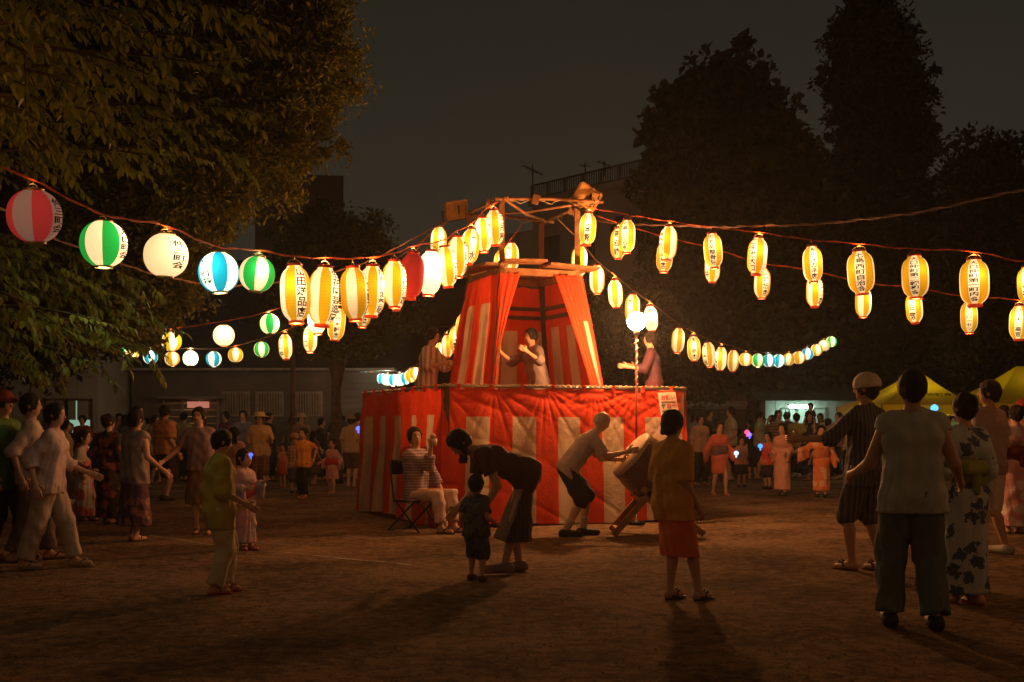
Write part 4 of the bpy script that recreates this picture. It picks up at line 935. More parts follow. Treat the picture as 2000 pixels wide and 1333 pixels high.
m = MB(); m.add([(-w / 2 - .3, -.6, tp), (w / 2 + .5, -.6, tp), (w / 2 + .5, 2.5, tp + 1.0), (-w / 2 - .3, 2.5, tp + 1.0), (-w / 2 - .3, 5.5, tp), (w / 2 + .5, 5.5, tp)], [(0, 1, 2, 3), (3, 2, 5, 4), (0, 3, 4), (1, 5, 2)]); m.build('roof', mat('shed_roof', (.16, .20, .18), .7), o)
for k in range(9):
    m = MB(); m.box((-w / 2 + w * (k + .5) / 9, -.012, tp / 2), (w / 9 - .02, .02, tp - .06)); m.build('wall_panel', mat('white_siding', (.5, .5, .5)), o)
winpart(o, 1528, 1556, 800, 822, 32.93, mat('grey_frame', (.2, .22, .2), .6), GLASS, mull=1)
winpart(o, 1592, 1612, 800, 860, 32.93, mat('grey_frame', (.2, .22, .2), .6), litmat('door_glass', (.5, .8, .62), .35), mull=0)
tl_ = W(1566, 794, 32.3); lt = empty('tube_lamp', tl_); tag(lt, 'bright white tube lamp under the shed eave', 'lamp')
m = MB(); m.box((0, .1, .05), (.75, .12, .05)); m.build('fitting', FRAME, lt)
m = MB(); m.tube([(-.34, .05, -.01), (.34, .05, -.01)], .035, 8); m.build('tube', mat('tube_glow', (1, 1, 1), .3, emit=(.62, 1.0, .80), estr=60), lt)
# utility wall behind crowd
def fence(x0, x1, ytop, D, label, mt):
    a = W(x0, ytop, D); b = W(x1, ytop, D); n = int((b.x - a.x) / .9); o = empty('board_fence', (a.x, D, 0)); tag(o, label, 'fence', 'fences behind the crowd')
    for i in range(n + 1):
        m = MB(); m.box((i * .9, .05, a.z / 2), (.09, .09, a.z)); m.build('post', DARKW, o)
    nb = 6
    for k in range(nb):
        m = MB(); m.box((n * .45, 0, a.z * (k + .5) / nb), (n * .9, .025, a.z / nb - .025)); m.build('board', mt, o)
fence(-80, 270, 845, 26, 'low dark board fence in front of the pale shed at far left', DARKB)
fence(1340, 1500, 850, 31, 'low board fence under the hall shutters', DARKB)

# yellow tents
YT = mat('yellow_canvas', (.80, .56, .010), .7, (.70, .48, .008), 1.5, .15, 20, translucent=.3, emit=(.8, .45, .0), estr=0.0)
def tent(px0, px1, eave, peak, D, label, word=None, depth=3.6, shift=0.0):
    a = W(px0, eave, D); b = W(px1, eave, D); w = b.x - a.x; ze = a.z; zp = W(0, peak, D + depth / 2).z; o = empty('market_tent', ((a.x + b.x) / 2, D, 0)); tag(o, label, 'tent', 'yellow event tents')
    n = 12; V = []
    # four sided canopy with slightly hollow slopes
    m = MB(); ridge0, ridge1 = Vector((w * (shift - .04), depth / 2, zp)), Vector((w * (shift + .04), depth / 2, zp))
    cs = [Vector((-w / 2, 0, ze)), Vector((w / 2, 0, ze)), Vector((w / 2, depth, ze)), Vector((-w / 2, depth, ze))]
    def slope(p, q, r, s):
        V = []; k = 8
        for i in range(k + 1):
            t = i / k
            for j in range(9):
                u = j / 8; e = p.lerp(q, u).lerp(s.lerp(r, u), t); V.append(e - Vector((0, 0, .10 * math.sin(math.pi * t) + .03 * math.sin(math.pi * u) * (1 - t))))
        F = [(i * 9 + j, i * 9 + j + 1, (i + 1) * 9 + j + 1, (i + 1) * 9 + j) for i in range(k) for j in range(8)]; m.add(V, F, 0, True)
    slope(cs[0], cs[1], ridge1, ridge0); slope(cs[1], cs[2], ridge1, ridge1); slope(cs[2], cs[3], ridge0, ridge1); slope(cs[3], cs[0], ridge0, ridge0)
    m.build('canopy', YT, o)
    for i in range(4):
        p, q = cs[i], cs[(i + 1) % 4]; m = MB(); V = []
        for j in range(25):
            t = j / 24; e = p.lerp(q, t); dz = -.22 - .03 * abs(math.sin(t * math.pi * 6)); V += [e + Vector((0, -.004, .0)), e + Vector((0, -.004 + .015 * math.sin(t * 30), dz))]
        m.add(V, [(2 * j, 2 * j + 1, 2 * j + 3, 2 * j + 2) for j in range(24)], 0, True); m.build('valance', YT, o)
    for c in cs:
        m = MB(); m.tube([(c.x, c.y, 0), (c.x, c.y, ze)], .022, 6); m.build('leg', PIPE, o)
    if word:
        Vg, Fg = text_mesh(word, .01); m = MB(); s = .20; nrm_ = Vector((0, -(zp - ze), depth / 2)).normalized(); upv = Vector((0, depth / 2, zp - ze)).normalized()
        x0 = -len(word) * s * .5 + .35
        m.add([Vector((0, 0, ze)) + Vector((x0 + v[0] * s, 0, 0)) + upv * (.42 + v[1] * s) - nrm_ * -.03 for v in Vg], Fg); m.build('lettering', INK, o)
tent(1722, 1915, 790, 726, 26, 'yellow peaked event tent with dark lettering behind the tall men', '大口仲町商店街', shift=.14)
tent(1938, 2190, 788, 716, 25.5, 'second yellow event tent cut off by the right edge', None)

_tb = [o for o in COL.objects if o.name.startswith('tower_block')][0]; _tb.rotation_euler = (0, 0, .15)
for px, py, D, lab in ((1795, 778, 27.5, 'added fill bulb glowing under the yellow tent behind the tall men'), (2030, 778, 27, 'added fill bulb under the tent at the right edge')):  # unseen bulbs added to make the tent canvas glow
    p = W(px, py, D); t = empty('tent_fill_bulb', p); tag(t, lab, 'lamp', 'added fill bulbs under the yellow tents')
    m = MB(); m.lathe([(.02, .0), (.05, -.04), (.055, -.09), (.03, -.13), (.005, -.14)], 12); m.build('bulb_glass', mat('tent_fill_glow', (1, 1, 1), .3, emit=(1.0, .85, .55), estr=190), t)
    m = MB(); m.lathe([(.022, 0), (.022, .06)], 10); m.build('socket', BLACK, t); m = MB(); m.tube([(0, 0, .06), (0, 0, .5)], .008, 5); m.build('flex', BLACK, t)
# ------------------------------------------------------------------ people: smooth implicit bodies
def surface_nets(F, o, h):
    S = F < 0; c = np.zeros(tuple(n - 1 for n in F.shape), np.int8)
    for dx in (0, 1):
        for dy in (0, 1):
            for dz in (0, 1): c += S[dx:dx + c.shape[0], dy:dy + c.shape[1], dz:dz + c.shape[2]]
    act = (c > 0) & (c < 8); ids = np.full(c.shape, -1, np.int64); I, J, Kk = np.nonzero(act); n = len(I)
    if n == 0: return np.zeros((0, 3)), np.zeros((0, 4), int)
    ids[I, J, Kk] = np.arange(n); acc = np.zeros((n, 3)); cnt = np.zeros(n)
    cor = [(a, b, d) for a in (0, 1) for b in (0, 1) for d in (0, 1)]
    for p in cor:
        for ax in range(3):
            if p[ax]: continue
            q = list(p); q[ax] = 1
            f0 = F[I + p[0], J + p[1], Kk + p[2]]; f1 = F[I + q[0], J + q[1], Kk + q[2]]; cr = (f0 < 0) != (f1 < 0)
            t = np.where(cr, f0 / np.where(cr, f0 - f1, 1), 0)
            for k in range(3): acc[:, k] += np.where(cr, p[k] + (t if k == ax else 0), 0)
            cnt += cr
    V = (acc / cnt[:, None] + np.stack([I, J, Kk], 1)) * h + o; Q = []
    for ax in range(3):
        sl0 = [slice(1, -1)] * 3; sl0[ax] = slice(0, -1); sl1 = list(sl0); sl1[ax] = slice(1, None)
        a = S[tuple(sl0)]; b = S[tuple(sl1)]; ch = a != b; i, j, k = np.nonzero(ch); P = [i, j, k]; u, w = [(1, 2), (2, 0), (0, 1)][ax]
        base = [i + (0 if ax == 0 else 1), j + (0 if ax == 1 else 1), k + (0 if ax == 2 else 1)]
        def at_(du, dw):
            q = [b_.copy() for b_ in base]; q[u] = q[u] - du; q[w] = q[w] - dw; return ids[q[0], q[1], q[2]]
        q4 = np.stack([at_(0, 0), at_(1, 0), at_(1, 1), at_(0, 1)], 1); fl = ~a[i, j, k]
        q4[~fl] = q4[~fl][:, ::-1]; Q.append(q4[:, ::-1])
    return V, np.concatenate(Q)

class SDF:
    """smooth union of tapered capsules, ellipsoids and boxes, then plane cuts"""
    def __init__(s): s.p = []; s.cuts = []; s.sub = []
    def cap(s, a, b, ra, rb=None, k=.02): s.p.append(('c', np.array(a, float), np.array(b, float), ra, rb if rb is not None else ra, k)); return s
    def fcap(s, a, b, ra, rb, k=.015): s.p.append(('f', np.array(a, float), np.array(b, float), ra, rb, k)); return s
    def ell(s, c, r, R=None, k=.015): s.p.append(('e', np.array(c, float), np.array(r, float), R, None, k)); return s
    def cut(s, p, n): n = np.array(n, float); s.cuts.append((np.array(p, float), n / np.linalg.norm(n))); return s
    def minus(s, c, r, R=None): s.sub.append((np.array(c, float), np.array(r, float), R)); return s
    def mesh(s, h, wr=0.0, seed=0, wf=9.0):
        lo = np.full(3, 1e9); hi = -lo
        for q in s.p:
            r = max(q[3], q[4]) if q[0] != 'e' else float(max(q[2]))
            for e in ((q[1], q[2]) if q[0] != 'e' else (q[1],)): lo = np.minimum(lo, e - r); hi = np.maximum(hi, e + r)
        lo -= .03 + 2 * h; hi += .03 + 2 * h; ax = [np.arange(lo[k], hi[k] + h, h) for k in range(3)]
        F = np.full([len(a) for a in ax], .2, np.float32)
        for q in s.p:
            mg = .05 + 2 * h; r = max(q[3], q[4]) if q[0] != 'e' else float(max(q[2]))
            es = (q[1], q[2]) if q[0] != 'e' else (q[1],); l2 = np.min(es, 0) - r - mg; h2 = np.max(es, 0) + r + mg; sl = []
            for k in range(3): sl.append(slice(max(0, int((l2[k] - lo[k]) / h)), min(len(ax[k]), int((h2[k] - lo[k]) / h) + 2)))
            X = ax[0][sl[0]][:, None, None]; Y = ax[1][sl[1]][None, :, None]; Z = ax[2][sl[2]][None, None, :]
            if q[0] != 'e':
                a, b = q[1], q[2]; ab = b - a; L2 = float(ab @ ab) + 1e-12; px, py, pz = X - a[0], Y - a[1], Z - a[2]
                t = np.clip((px * ab[0] + py * ab[1] + pz * ab[2]) / L2, 0, 1); d = np.sqrt((px - t * ab[0]) ** 2 + (py - t * ab[1]) ** 2 + (pz - t * ab[2]) ** 2) - (q[3] + (q[4] - q[3]) * t)
                if q[0] == 'f':
                    n_ = ab / math.sqrt(L2); d = np.maximum(d, (X - b[0]) * n_[0] + (Y - b[1]) * n_[1] + (Z - b[2]) * n_[2])
            else:
                d = s._ell(X, Y, Z, q[1], q[2], q[3])
            k = q[5]; f = F[sl[0], sl[1], sl[2]]; hh = np.clip(.5 + .5 * (f - d) / k, 0, 1); F[sl[0], sl[1], sl[2]] = f * (1 - hh) + d * hh - k * hh * (1 - hh)
        X = ax[0][:, None, None]; Y = ax[1][None, :, None]; Z = ax[2][None, None, :]
        if wr:
            ang = np.arctan2(Y - (lo[1] + hi[1]) / 2, X - (lo[0] + hi[0]) / 2); zr = (Z - lo[2]) / (hi[2] - lo[2])
            F += (wr * 1.15 * (1.15 - zr) * np.sin(ang * 9 + seed + 2.5 * np.sin(5 * zr + seed)) ** 3).astype(np.float32)
            F += wr * .6 * (np.sin(wf * X + seed + 2.2 * np.sin(wf * .45 * Z)) * np.sin(wf * 1.3 * Y + seed * 2 + .6 * wf * Z) + .6 * np.sin(wf * 1.9 * Z + 4 * np.sin(wf * .7 * X + seed) + wf * .6 * Y)).astype(np.float32)
        for c, r, R in s.sub: F = np.maximum(F, -s._ell(X, Y, Z, c, r, R))
        for p, n in s.cuts: F = np.maximum(F, (X - p[0]) * n[0] + (Y - p[1]) * n[1] + (Z - p[2]) * n[2])
        return surface_nets(F, lo, h)
    @staticmethod
    def _ell(X, Y, Z, c, r, R):
        x, y, z = X - c[0], Y - c[1], Z - c[2]
        if R is not None: x, y, z = (R[0][0] * x + R[0][1] * y + R[0][2] * z, R[1][0] * x + R[1][1] * y + R[1][2] * z, R[2][0] * x + R[2][1] * y + R[2][2] * z)
        k0 = np.sqrt((x / r[0]) ** 2 + (y / r[1]) ** 2 + (z / r[2]) ** 2); k1 = np.sqrt((x / r[0] ** 2) ** 2 + (y / r[1] ** 2) ** 2 + (z / r[2] ** 2) ** 2) + 1e-9
        return k0 * (k0 - 1) / k1

SKINS = [mat('skin_warm', (.56, .33, .22), .55, (.50, .28, .18), 4), mat('skin_tan', (.46, .26, .16), .55, (.40, .22, .14), 4)]
HAIR = mat('black_hair', (.010, .007, .006), .6, (.022, .014, .010), 60, .6, 120, spec=.2); HAIRG = mat('grey_hair', (.42, .38, .33), .6)
FACEM = mat('eye_dark', (.02, .012, .01), .3); LIPM = mat('lip', (.42, .16, .12), .5)
_pc = [0]
def ik(a, t, l1, l2, pole):
    d = t - a; L = np.linalg.norm(d) + 1e-9; Lc = min(L, (l1 + l2) * .998); u = d / L; t = a + u * Lc
    x = (l1 * l1 - l2 * l2 + Lc * Lc) / (2 * Lc); hgt = math.sqrt(max(l1 * l1 - x * x, 0)); p = pole - u * (pole @ u); p = p / (np.linalg.norm(p) + 1e-9)
    return a + u * x + p * hgt, t

def person(px, yf, H, th, label, top=None, bottom=None, hair='short', kid=0.0, lean=0.0, lh=None, rh=None, lf=(.0, .03), rf=(.0, -.03), yaw=0.0, pitch=0.0,
           shoes=('sandal', (.05, .03, .02)), skin=0, sex='m', robe=None, obi=None, hat=None, z0=None, drop=0.0, sit=None, name='person', D=None, h=None, extra=None, group='people at the festival', fat=1.0, side=0.0, feetabs=None, sock=None):
    """th: facing, 0 to the camera, 90 to the right of the picture, 180 away"""
    D = D or GD(yf); X = (px - 1000) / FPX * D; Zb = gz(X, D) if z0 is None else z0; root = empty(name, (X, D, Zb)); tag(root, label, 'person', group)
    _pc[0] += 1; seed = _pc[0]; a = math.radians(th); f = np.array([math.sin(a), -math.cos(a), 0.]); l = np.array([math.cos(a), math.sin(a), 0.]); u = np.array([0, 0, 1.])
    s_px = FPX / D; h = h or max(.0105, min(.024, 2.3 / s_px))
    hs = .135 + .045 * kid; zp = (.525 - .055 * kid) * H - drop * H; S = (1 - (.525 - .055 * kid) - .025 - hs) * H
    ln = math.radians(lean); sd = f * math.sin(ln) + u * math.cos(ln) + l * math.sin(math.radians(side)); sd /= np.linalg.norm(sd); sf = f * math.cos(ln) - u * math.sin(ln)
    P = u * zp - f * math.sin(ln) * .10 * H; g = H * fat; wz = .92 if sex == 'f' else 1.0; wk = 1 - .12 * kid
    ch = P + sd * S * .70; nk = P + sd * (S + .0 * H); shl = .095 * wz * wk * H
    lnh = ln * .55 + math.radians(pitch); hd = f * math.sin(lnh) + u * math.cos(lnh); hc = nk + sd * .022 * H + hd * hs * H * .55
    ya = math.radians(yaw); hf = f * math.cos(ya) + l * math.sin(ya); hf = hf - hd * (hf @ hd); hf /= np.linalg.norm(hf); hl = np.cross(hd, hf) * -1; hl = np.cross(hf, hd); hl = -hl if hl @ l < 0 else hl
    HR = np.array([hl, hf, hd]); hw, hdp, hh = hs * .37 * H, hs * .44 * H, hs * .52 * H
    if kid > .5: hw *= 1.08
    SL = P + sd * S * .865 + l * shl; SR = P + sd * S * .865 - l * shl; ua, fa = .168 * H, .150 * H
    lh = lh if lh is not None else (.06, .04, -.29); rh = rh if rh is not None else (.06, .04, -.29)
    def hand(Sx, sg, t): tgt = Sx + (l * sg * t[0] + f * t[1] + u * t[2]) * H; return ik(Sx, tgt, ua, fa, -f * .7 - u * .6 + l * sg * .12)
    EL, WL = hand(SL, 1, lh); ER, WR = hand(SR, -1, rh)
    HL = P + l * .047 * wk * H - u * .01 * H; HRr = P - l * .047 * wk * H - u * .01 * H; ankz = .045 * H; thl = (zp / H + drop - .045) * .5 * H * 1.01
    def leg(Hx, sg, t):
        ft = np.array([0, 0, 0.]) + l * sg * (.05 + t[0]) * H + f * t[1] * H + u * (ankz + (t[2] if len(t) > 2 else 0) * H); k, e = ik(Hx, ft, thl, thl, f + l * sg * .12); return k, e
    KL, AL = leg(HL, 1, lf); KR, AR = leg(HRr, -1, rf)
    arms = ((SL, EL, WL, 1), (SR, ER, WR, -1)); legs = ((HL, KL, AL), (HRr, KR, AR))
    SK = SKINS[skin]
    def add(nm, sdf, m_, wr=0.0, hh_=None, wf=9.0):
        V, Fq = sdf.mesh(hh_ or h, wr, seed, wf)
        if len(V): return link(nm, mesh_np(nm, V, Fq, m_), root)
    def torso(sf_, e, sh=True, zlo=None):
        c2 = ch; sf_.cap(c2 - l * .048 * wk * H, c2 + l * .048 * wk * H, .060 * g + e, k=.03); sf_.cap(P + sd * S * .35 - l * .032 * H, P + sd * S * .35 + l * .032 * H, .054 * g * wz + e, k=.03)
        sf_.cap(P - l * .040 * H, P + l * .040 * H, .060 * g + e, k=.03)
        if sh: sf_.cap(P + sd * S * .865 - l * shl * .88, P + sd * S * .865 + l * shl * .88, .033 * g + e, k=.03); sf_.cap(P + sd * S * .9, nk + sd * .01 * H, .045 * H + e * .6, .030 * H + e * .5, k=.03)
        if sh:
            for sg in (-1, 1): sf_.cap(nk - sd * .012 * H, P + sd * S * .92 + l * sg * shl * .7, .024 * H + e * .5, .028 * H + e * .6, k=.02)
        if sex == 'f' and kid < .5: sf_.cap(ch + f * .03 * H - l * .03 * H, ch + f * .03 * H + l * .03 * H, .042 * g + e, k=.03)
    # body
    b = SDF(); torso(b, 0)
    b.cap(nk - sd * .01 * H, nk + sd * .03 * H + hd * .02 * H, .031 * H, .029 * H, k=.015)
    b.ell(hc + hd * hh * .10 - hf * hdp * .05, (hw, hdp * .97, hh * .86), HR, k=.01); b.ell(hc - hd * hh * .42 + hf * hdp * .20, (hw * .72, hdp * .68, hh * .58), HR, k=.02)
    b.cap(hc + hf * hdp * .86 + hd * hh * .05, hc + hf * hdp * 1.01 - hd * hh * .20, hw * .11, hw * .165, k=.008)
    for sg in (1, -1):
        b.ell(hc + hl * sg * hw * 1.0 - hd * hh * .08 - hf * hdp * .08, (hw * .12, hdp * .20, hh * .22), HR, k=.006)
        b.minus(hc + hl * sg * hw * .42 + hf * hdp * 1.04 + hd * hh * .02, (hw * .22, hdp * .16, hh * .10), HR)
    for (s0, e0, w0, sg) in arms:
        b.cap(s0, e0, .030 * g, .0225 * g, k=.02); b.cap(e0, w0, .0235 * g, .0145 * H, k=.01); d = (w0 - e0) / (np.linalg.norm(w0 - e0) + 1e-9)
        pa = w0 + d * .048 * H; pn = np.cross(d, l); pn = pn / (np.linalg.norm(pn) + 1e-9)
        b.cap(w0, pa, .0135 * H, .016 * H, k=.01); b.cap(w0 + pn * .008 * H, pa + pn * .013 * H, .012 * H, k=.01); b.cap(w0 - pn * .006 * H, pa - pn * .011 * H, .011 * H, k=.01)
    for (h0, k0, a0) in legs:
        b.cap(h0, k0, .050 * g, .031 * g, k=.02); b.cap(k0, a0, .030 * g, .019 * H, k=.015); mid = k0 * .7 + a0 * .3; b.cap(mid - f * .008 * H, mid * .6 + a0 * .4 - f * .004 * H, .031 * g, .022 * H, k=.02)
        fo = np.array([a0[0], a0[1], a0[2] - ankz]); b.cap(fo - f * .018 * H + u * .026 * H, fo + f * .095 * H + u * .020 * H, .022 * H, .014 * H, k=.015); b.cap(a0, fo + f * .03 * H + u * .028 * H, .019 * H, .02 * H, k=.015)
        b.cap(fo + f * .05 * H + l * .012 * H + u * .018 * H, fo + f * .09 * H + l * .012 * H + u * .016 * H, .013 * H, k=.012)
    V, Fq = b.mesh(h); nb = len(V); Vx = [V]; Fx = [Fq]; MBf = MB()
    # fingers
    for (s0, e0, w0, sg) in arms:
        d = (w0 - e0) / (np.linalg.norm(w0 - e0) + 1e-9); pn = np.cross(d, l); pn = pn / (np.linalg.norm(pn) + 1e-9); cu = np.cross(pn, d) * (-sg); base = w0 + d * .055 * H
        for q, (o_, ll) in enumerate(((-.017, .036), (-.006, .043), (.006, .045), (.017, .040))):
            p0 = base + pn * o_ * H - d * .01 * H; p1 = p0 + (d * .55 * ll + d * .01) * H + cu * .004 * H; p2 = p1 + (d * .75 + cu * .65) / 1.0 * ll * .5 * H; MBf.tube([p0, p1, p2], [.0068 * H, .0062 * H, .0042 * H], 6)
        p0 = w0 + d * .02 * H + pn * .016 * H; p1 = p0 + (d * .5 + pn * .8 + cu * .2) * .026 * H; MBf.tube([p0, p1, p1 + (d * .9 + cu * .3) * .02 * H], [.0085 * H, .0075 * H, .005 * H], 6)
    me = mesh_np('body', V, Fq, SK); bm = bmesh.new(); bm.from_mesh(me); vs = [bm.verts.new(v) for v in MBf.V]
    for fc in MBf.F:
        nf = bm.faces.new([vs[i] for i in fc]); nf.smooth = True
    bm.to_mesh(me); bm.free(); link('body', me, root)
    if s_px > 80:   # eyes and mouth
        for sg in (1, -1):
            e_ = MB(); c = hc + hl * sg * hw * .40 + hf * hdp * .86 + hd * hh * .03; bmv = [c + hl * (hw * .17 * math.cos(t)) + hd * (hh * .045 * math.sin(t)) + hf * hw * .03 for t in np.linspace(0, 2 * math.pi, 9)[:-1]]
            e_.add(bmv, [tuple(range(8))]); e_.build('eye', FACEM, root)
            e_ = MB(); c2 = c + hd * hh * .17; e_.beam(c2 - hl * hw * .2 + hf * .001, c2 + hl * hw * .2 + hf * .001, .005, .006); e_.build('eyebrow', FACEM, root)
        e2 = MB(); c = hc - hd * hh * .46 + hf * hdp * .875; e2.beam(c - hl * hw * .24, c + hl * hw * .24, .007, .007); e2.build('mouth', LIPM, root)
    # hair
    if hair != 'none':
        hm = HAIRG if hair == 'bald' or hair == 'grey' else HAIR; q = SDF(); e = .008 * (H / 1.6) + .001
        if hair == 'bald':
            q.ell(hc + hd * hh * .08 - hf * hdp * .1, (hw + .006, hdp * .97, hh * .86), HR); q.cut(hc + hf * hdp * .15, hf); q.cut(hc + hd * hh * .45, hd)
        else:
            q.ell(hc + hd * hh * .16 - hf * hdp * .08, (hw + e, hdp * .99 + e, hh * .86 + e), HR, k=.01)
            q.cap(hc - hf * hdp * .55 - hd * hh * .05, hc - hf * hdp * .50 - hd * hh * .42, hw * .62, hw * .55, k=.02)
            if hair in ('bob', 'long'):
                dn = .62 if hair == 'bob' else 1.7
                for sg in (-1, 0, 1): q.cap(hc + hl * sg * hw * .62 - hf * hdp * .45, hc + hl * sg * hw * .72 - hf * hdp * (.55 if sg else .7) - u * hh * dn, hw * .42, hw * .34, k=.02)
            if hair == 'bun': q.ell(hc - hf * hdp * .95 + hd * hh * .55, (hw * .5, hw * .5, hw * .5), HR)
            if hair == 'tail': q.cap(hc - hf * hdp * 1.05 + hd * hh * .3, hc - hf * hdp * 1.35 - u * hh * 1.0, hw * .33, hw * .16)
            q.minus(hc + hf * hdp * 1.02 - hd * hh * .35, (hw * .98, hdp * .60, hh * .98), HR); q.cut(hc - hd * hh * (.95 if hair not in ('long', 'tail', 'bob') else 3.2), -hd)
        add('hair', q, hm, .0045, min(h, .0115), 55)
    if hat == 'straw':
        m = MB(); M4 = Matrix([list(hl) + [0], list(hf) + [0], list(hd) + [0], [0, 0, 0, 1]]).transposed(); M4 = Matrix.Translation(Vector(hc + hd * hh * .45)) @ M4.to_4x4() if False else Matrix.Translation(Vector(hc + hd * hh * .42)) @ Matrix((hl, hf, hd)).transposed().to_4x4()
        m.lathe([(hw * 2.5, -.012), (hw * 2.5, -.006), (hw * 1.35, .012), (hw * 1.25, hh * .62), (hw * .9, hh * .78), (.01, hh * .80)], 22, M=M4); m.build('straw_hat', mat('straw', (.60, .42, .20), .8, (.45, .3, .12), 60), root)
    elif hat:
        q = SDF(); q.ell(hc + hd * hh * .30 - hf * hdp * .08, (hw + .022, hdp + .022, hh * .80 + .016), HR); q.cut(hc + hd * hh * (.18 if hat[0] != 'wrap' else .02) , -hd - hf * .12)
        if hat[0] == 'cap': q.cap(hc + hf * hdp * 1.0 + hd * hh * .32, hc + hf * hdp * 1.55 + hd * hh * .28, .03, .02)
        if hat[0] == 'wrap': q.cap(hc - hf * hdp * .95, hc - hf * hdp * 1.1 - u * .05, .03, .02)
        add({'cap': 'cap', 'wrap': 'head_towel', 'helmet': 'cap'}[hat[0]], q, mat(*hat[1]), .003 if hat[0] == 'wrap' else 0, min(h, .014), 30)
    # clothes
    gap = max(.009, h * .6)
    def lerp(a_, b_, t): return a_ + (b_ - a_) * t
    if top:   # (material args, sleeve fraction 0..2, hem in heights below the pelvis, looseness, kind)
        tm, slv, hem, loose = top[:4]; q = SDF(); e = gap + loose * .55; torso(q, e); eb = max(e, gap + (bottom[3] * .6 if bottom else 0)) + .008
        for sg in (-1, 1): q.cap(ch - sd * .02 * H + l * sg * .036 * H, P + l * sg * .036 * H, .056 * g + e, .060 * g + eb, k=.03); q.cap(nk - sd * .02 * H, P + sd * S * .865 + l * sg * shl * .8, .028 * H + e * .5, .032 * H + e * .6, k=.02)
        for i in (0, 1):
            hx = legs[i][0]; q.cap(hx, hx - u * (hem * H) + (legs[i][1] - hx) * np.array([1, 1, 0]) * min(1, hem * 2), .052 * g + eb, .056 * g + eb, k=.03)
        nn = P - (sd if lean > 20 else u) * (hem * H)
        q.cut(nn, -(sd if lean > 20 else u)); q.cut(nk + sd * .04 * H, sd); q.minus(nk + sd * .052 * H + f * .012 * H, (.042 * H + e * .4, .042 * H + e * .4, .050 * H)); q.minus(nk + sd * .012 * H, (.033 * H, .033 * H, .06 * H))
        for (s0, e0, w0, sg) in arms:
            if slv <= 0: continue
            en = lerp(s0, e0, min(1, slv)); (q.fcap if slv <= 1 else q.cap)(s0, en, .031 * g + e * .9, .026 * g + e * 1.35, k=.015)
            if slv > 1: e2 = lerp(e0, w0, slv - 1); q.fcap(e0, e2, .026 * g + e * 1.3, .022 * g + e * 1.35, k=.02)
        add('shirt', q, mat(*tm[0], **tm[1]) if isinstance(tm[1], dict) else mat(*tm), .0078, wf=21)
    if bottom:  # (kind, material args, end fraction 0..2, looseness)
        kind, bmt, fr, loose = bottom[:4]; q = SDF(); e = gap + loose * .6
        if kind == 'trousers':
            q.cap(P - l * .040 * H + sd * .03 * H, P + l * .040 * H + sd * .03 * H, .060 * g + e * .8, k=.03); q.cap(P - l * .042 * H, P + l * .042 * H, .062 * g + e * .8, k=.03)
            for (h0, k0, a0) in legs:
                en = lerp(h0, k0, min(1, fr)); (q.fcap if fr <= 1 else q.cap)(h0, en, .052 * g + e, (.052 + (.036 - .052) * min(1, fr)) * g + e * 1.2, k=.02)
                if fr > 1: q.fcap(k0, lerp(k0, a0, fr - 1), .036 * g + e, .028 * g + e * 1.25, k=.015)
            q.cut(P + sd * (.015 if top else .09) * H, sd)
        else:
            ctr = (AL + AR) / 2; ctr[2] = 0; hz = fr * H; bc = np.array([ctr[0], ctr[1], hz]); bc = P * np.array([1, 1, 0]) * .3 + bc * np.array([.7, .7, 1]) if lean < 20 else bc
            for sg in (-1, 1): q.cap(P + l * sg * .035 * H + sd * .05 * H, bc + l * sg * (.045 + loose) * H, .052 * g + gap, .062 * g + gap + loose * H, k=.04)
            q.cap(P + sd * .05 * H, bc + f * .01 * H, .056 * g + gap, .075 * g + gap + loose * H, k=.04)
            q.cut((0, 0, hz), -u); q.cut(P + sd * (.02 if top else .10) * H, sd)
        add('trousers' if kind == 'trousers' and fr > 1.2 else 'shorts' if kind == 'trousers' else 'skirt', q, mat(*bmt[0], **bmt[1]) if isinstance(bmt[1], dict) else mat(*bmt), .0078, wf=17)
    if robe:   # (material args, hem height fraction, sleeve drop fraction)
        rm_, hz, sdp = robe[:3]; q = SDF(); e = gap + .004; torso(q, e); ctr = (AL + AR) / 2; ctr[2] = 0; bc = np.array([ctr[0] * .7 + P[0] * .3, ctr[1] * .7 + P[1] * .3, hz * H])
        for sg in (-1, 1): q.cap(P + l * sg * .035 * H, bc + l * sg * .045 * H, .062 * g + e, .062 * g + e, k=.04)
        q.cap(P, bc, .066 * g + e, .078 * g + e, k=.04)
        for (s0, e0, w0, sg) in arms:
            w1 = lerp(e0, w0, .82); q.cap(s0, e0, .033 * g + e, .033 * g + e, k=.02); q.fcap(e0, w1, .032 * g + e, .032 * g + e, k=.02)
            if sdp:
                for t in np.linspace(.0, 1, 5): p_ = lerp(lerp(s0, e0, .75), w1, t); q.cap(p_, p_ - u * sdp * H - f * .01 * H * math.sin(t * 6), .024 * H + gap * .4, .020 * H + gap * .4, k=.02)
        q.cut((0, 0, hz * H), -u); q.cut(nk + sd * .035 * H, sd); q.minus(nk + sd * .05 * H + f * .015 * H, (.042 * H + e * .4, .042 * H + e * .4, .050 * H))
        add('yukata', q, mat(*rm_[0], **rm_[1]) if isinstance(rm_[1], dict) else mat(*rm_), .0072, wf=16)
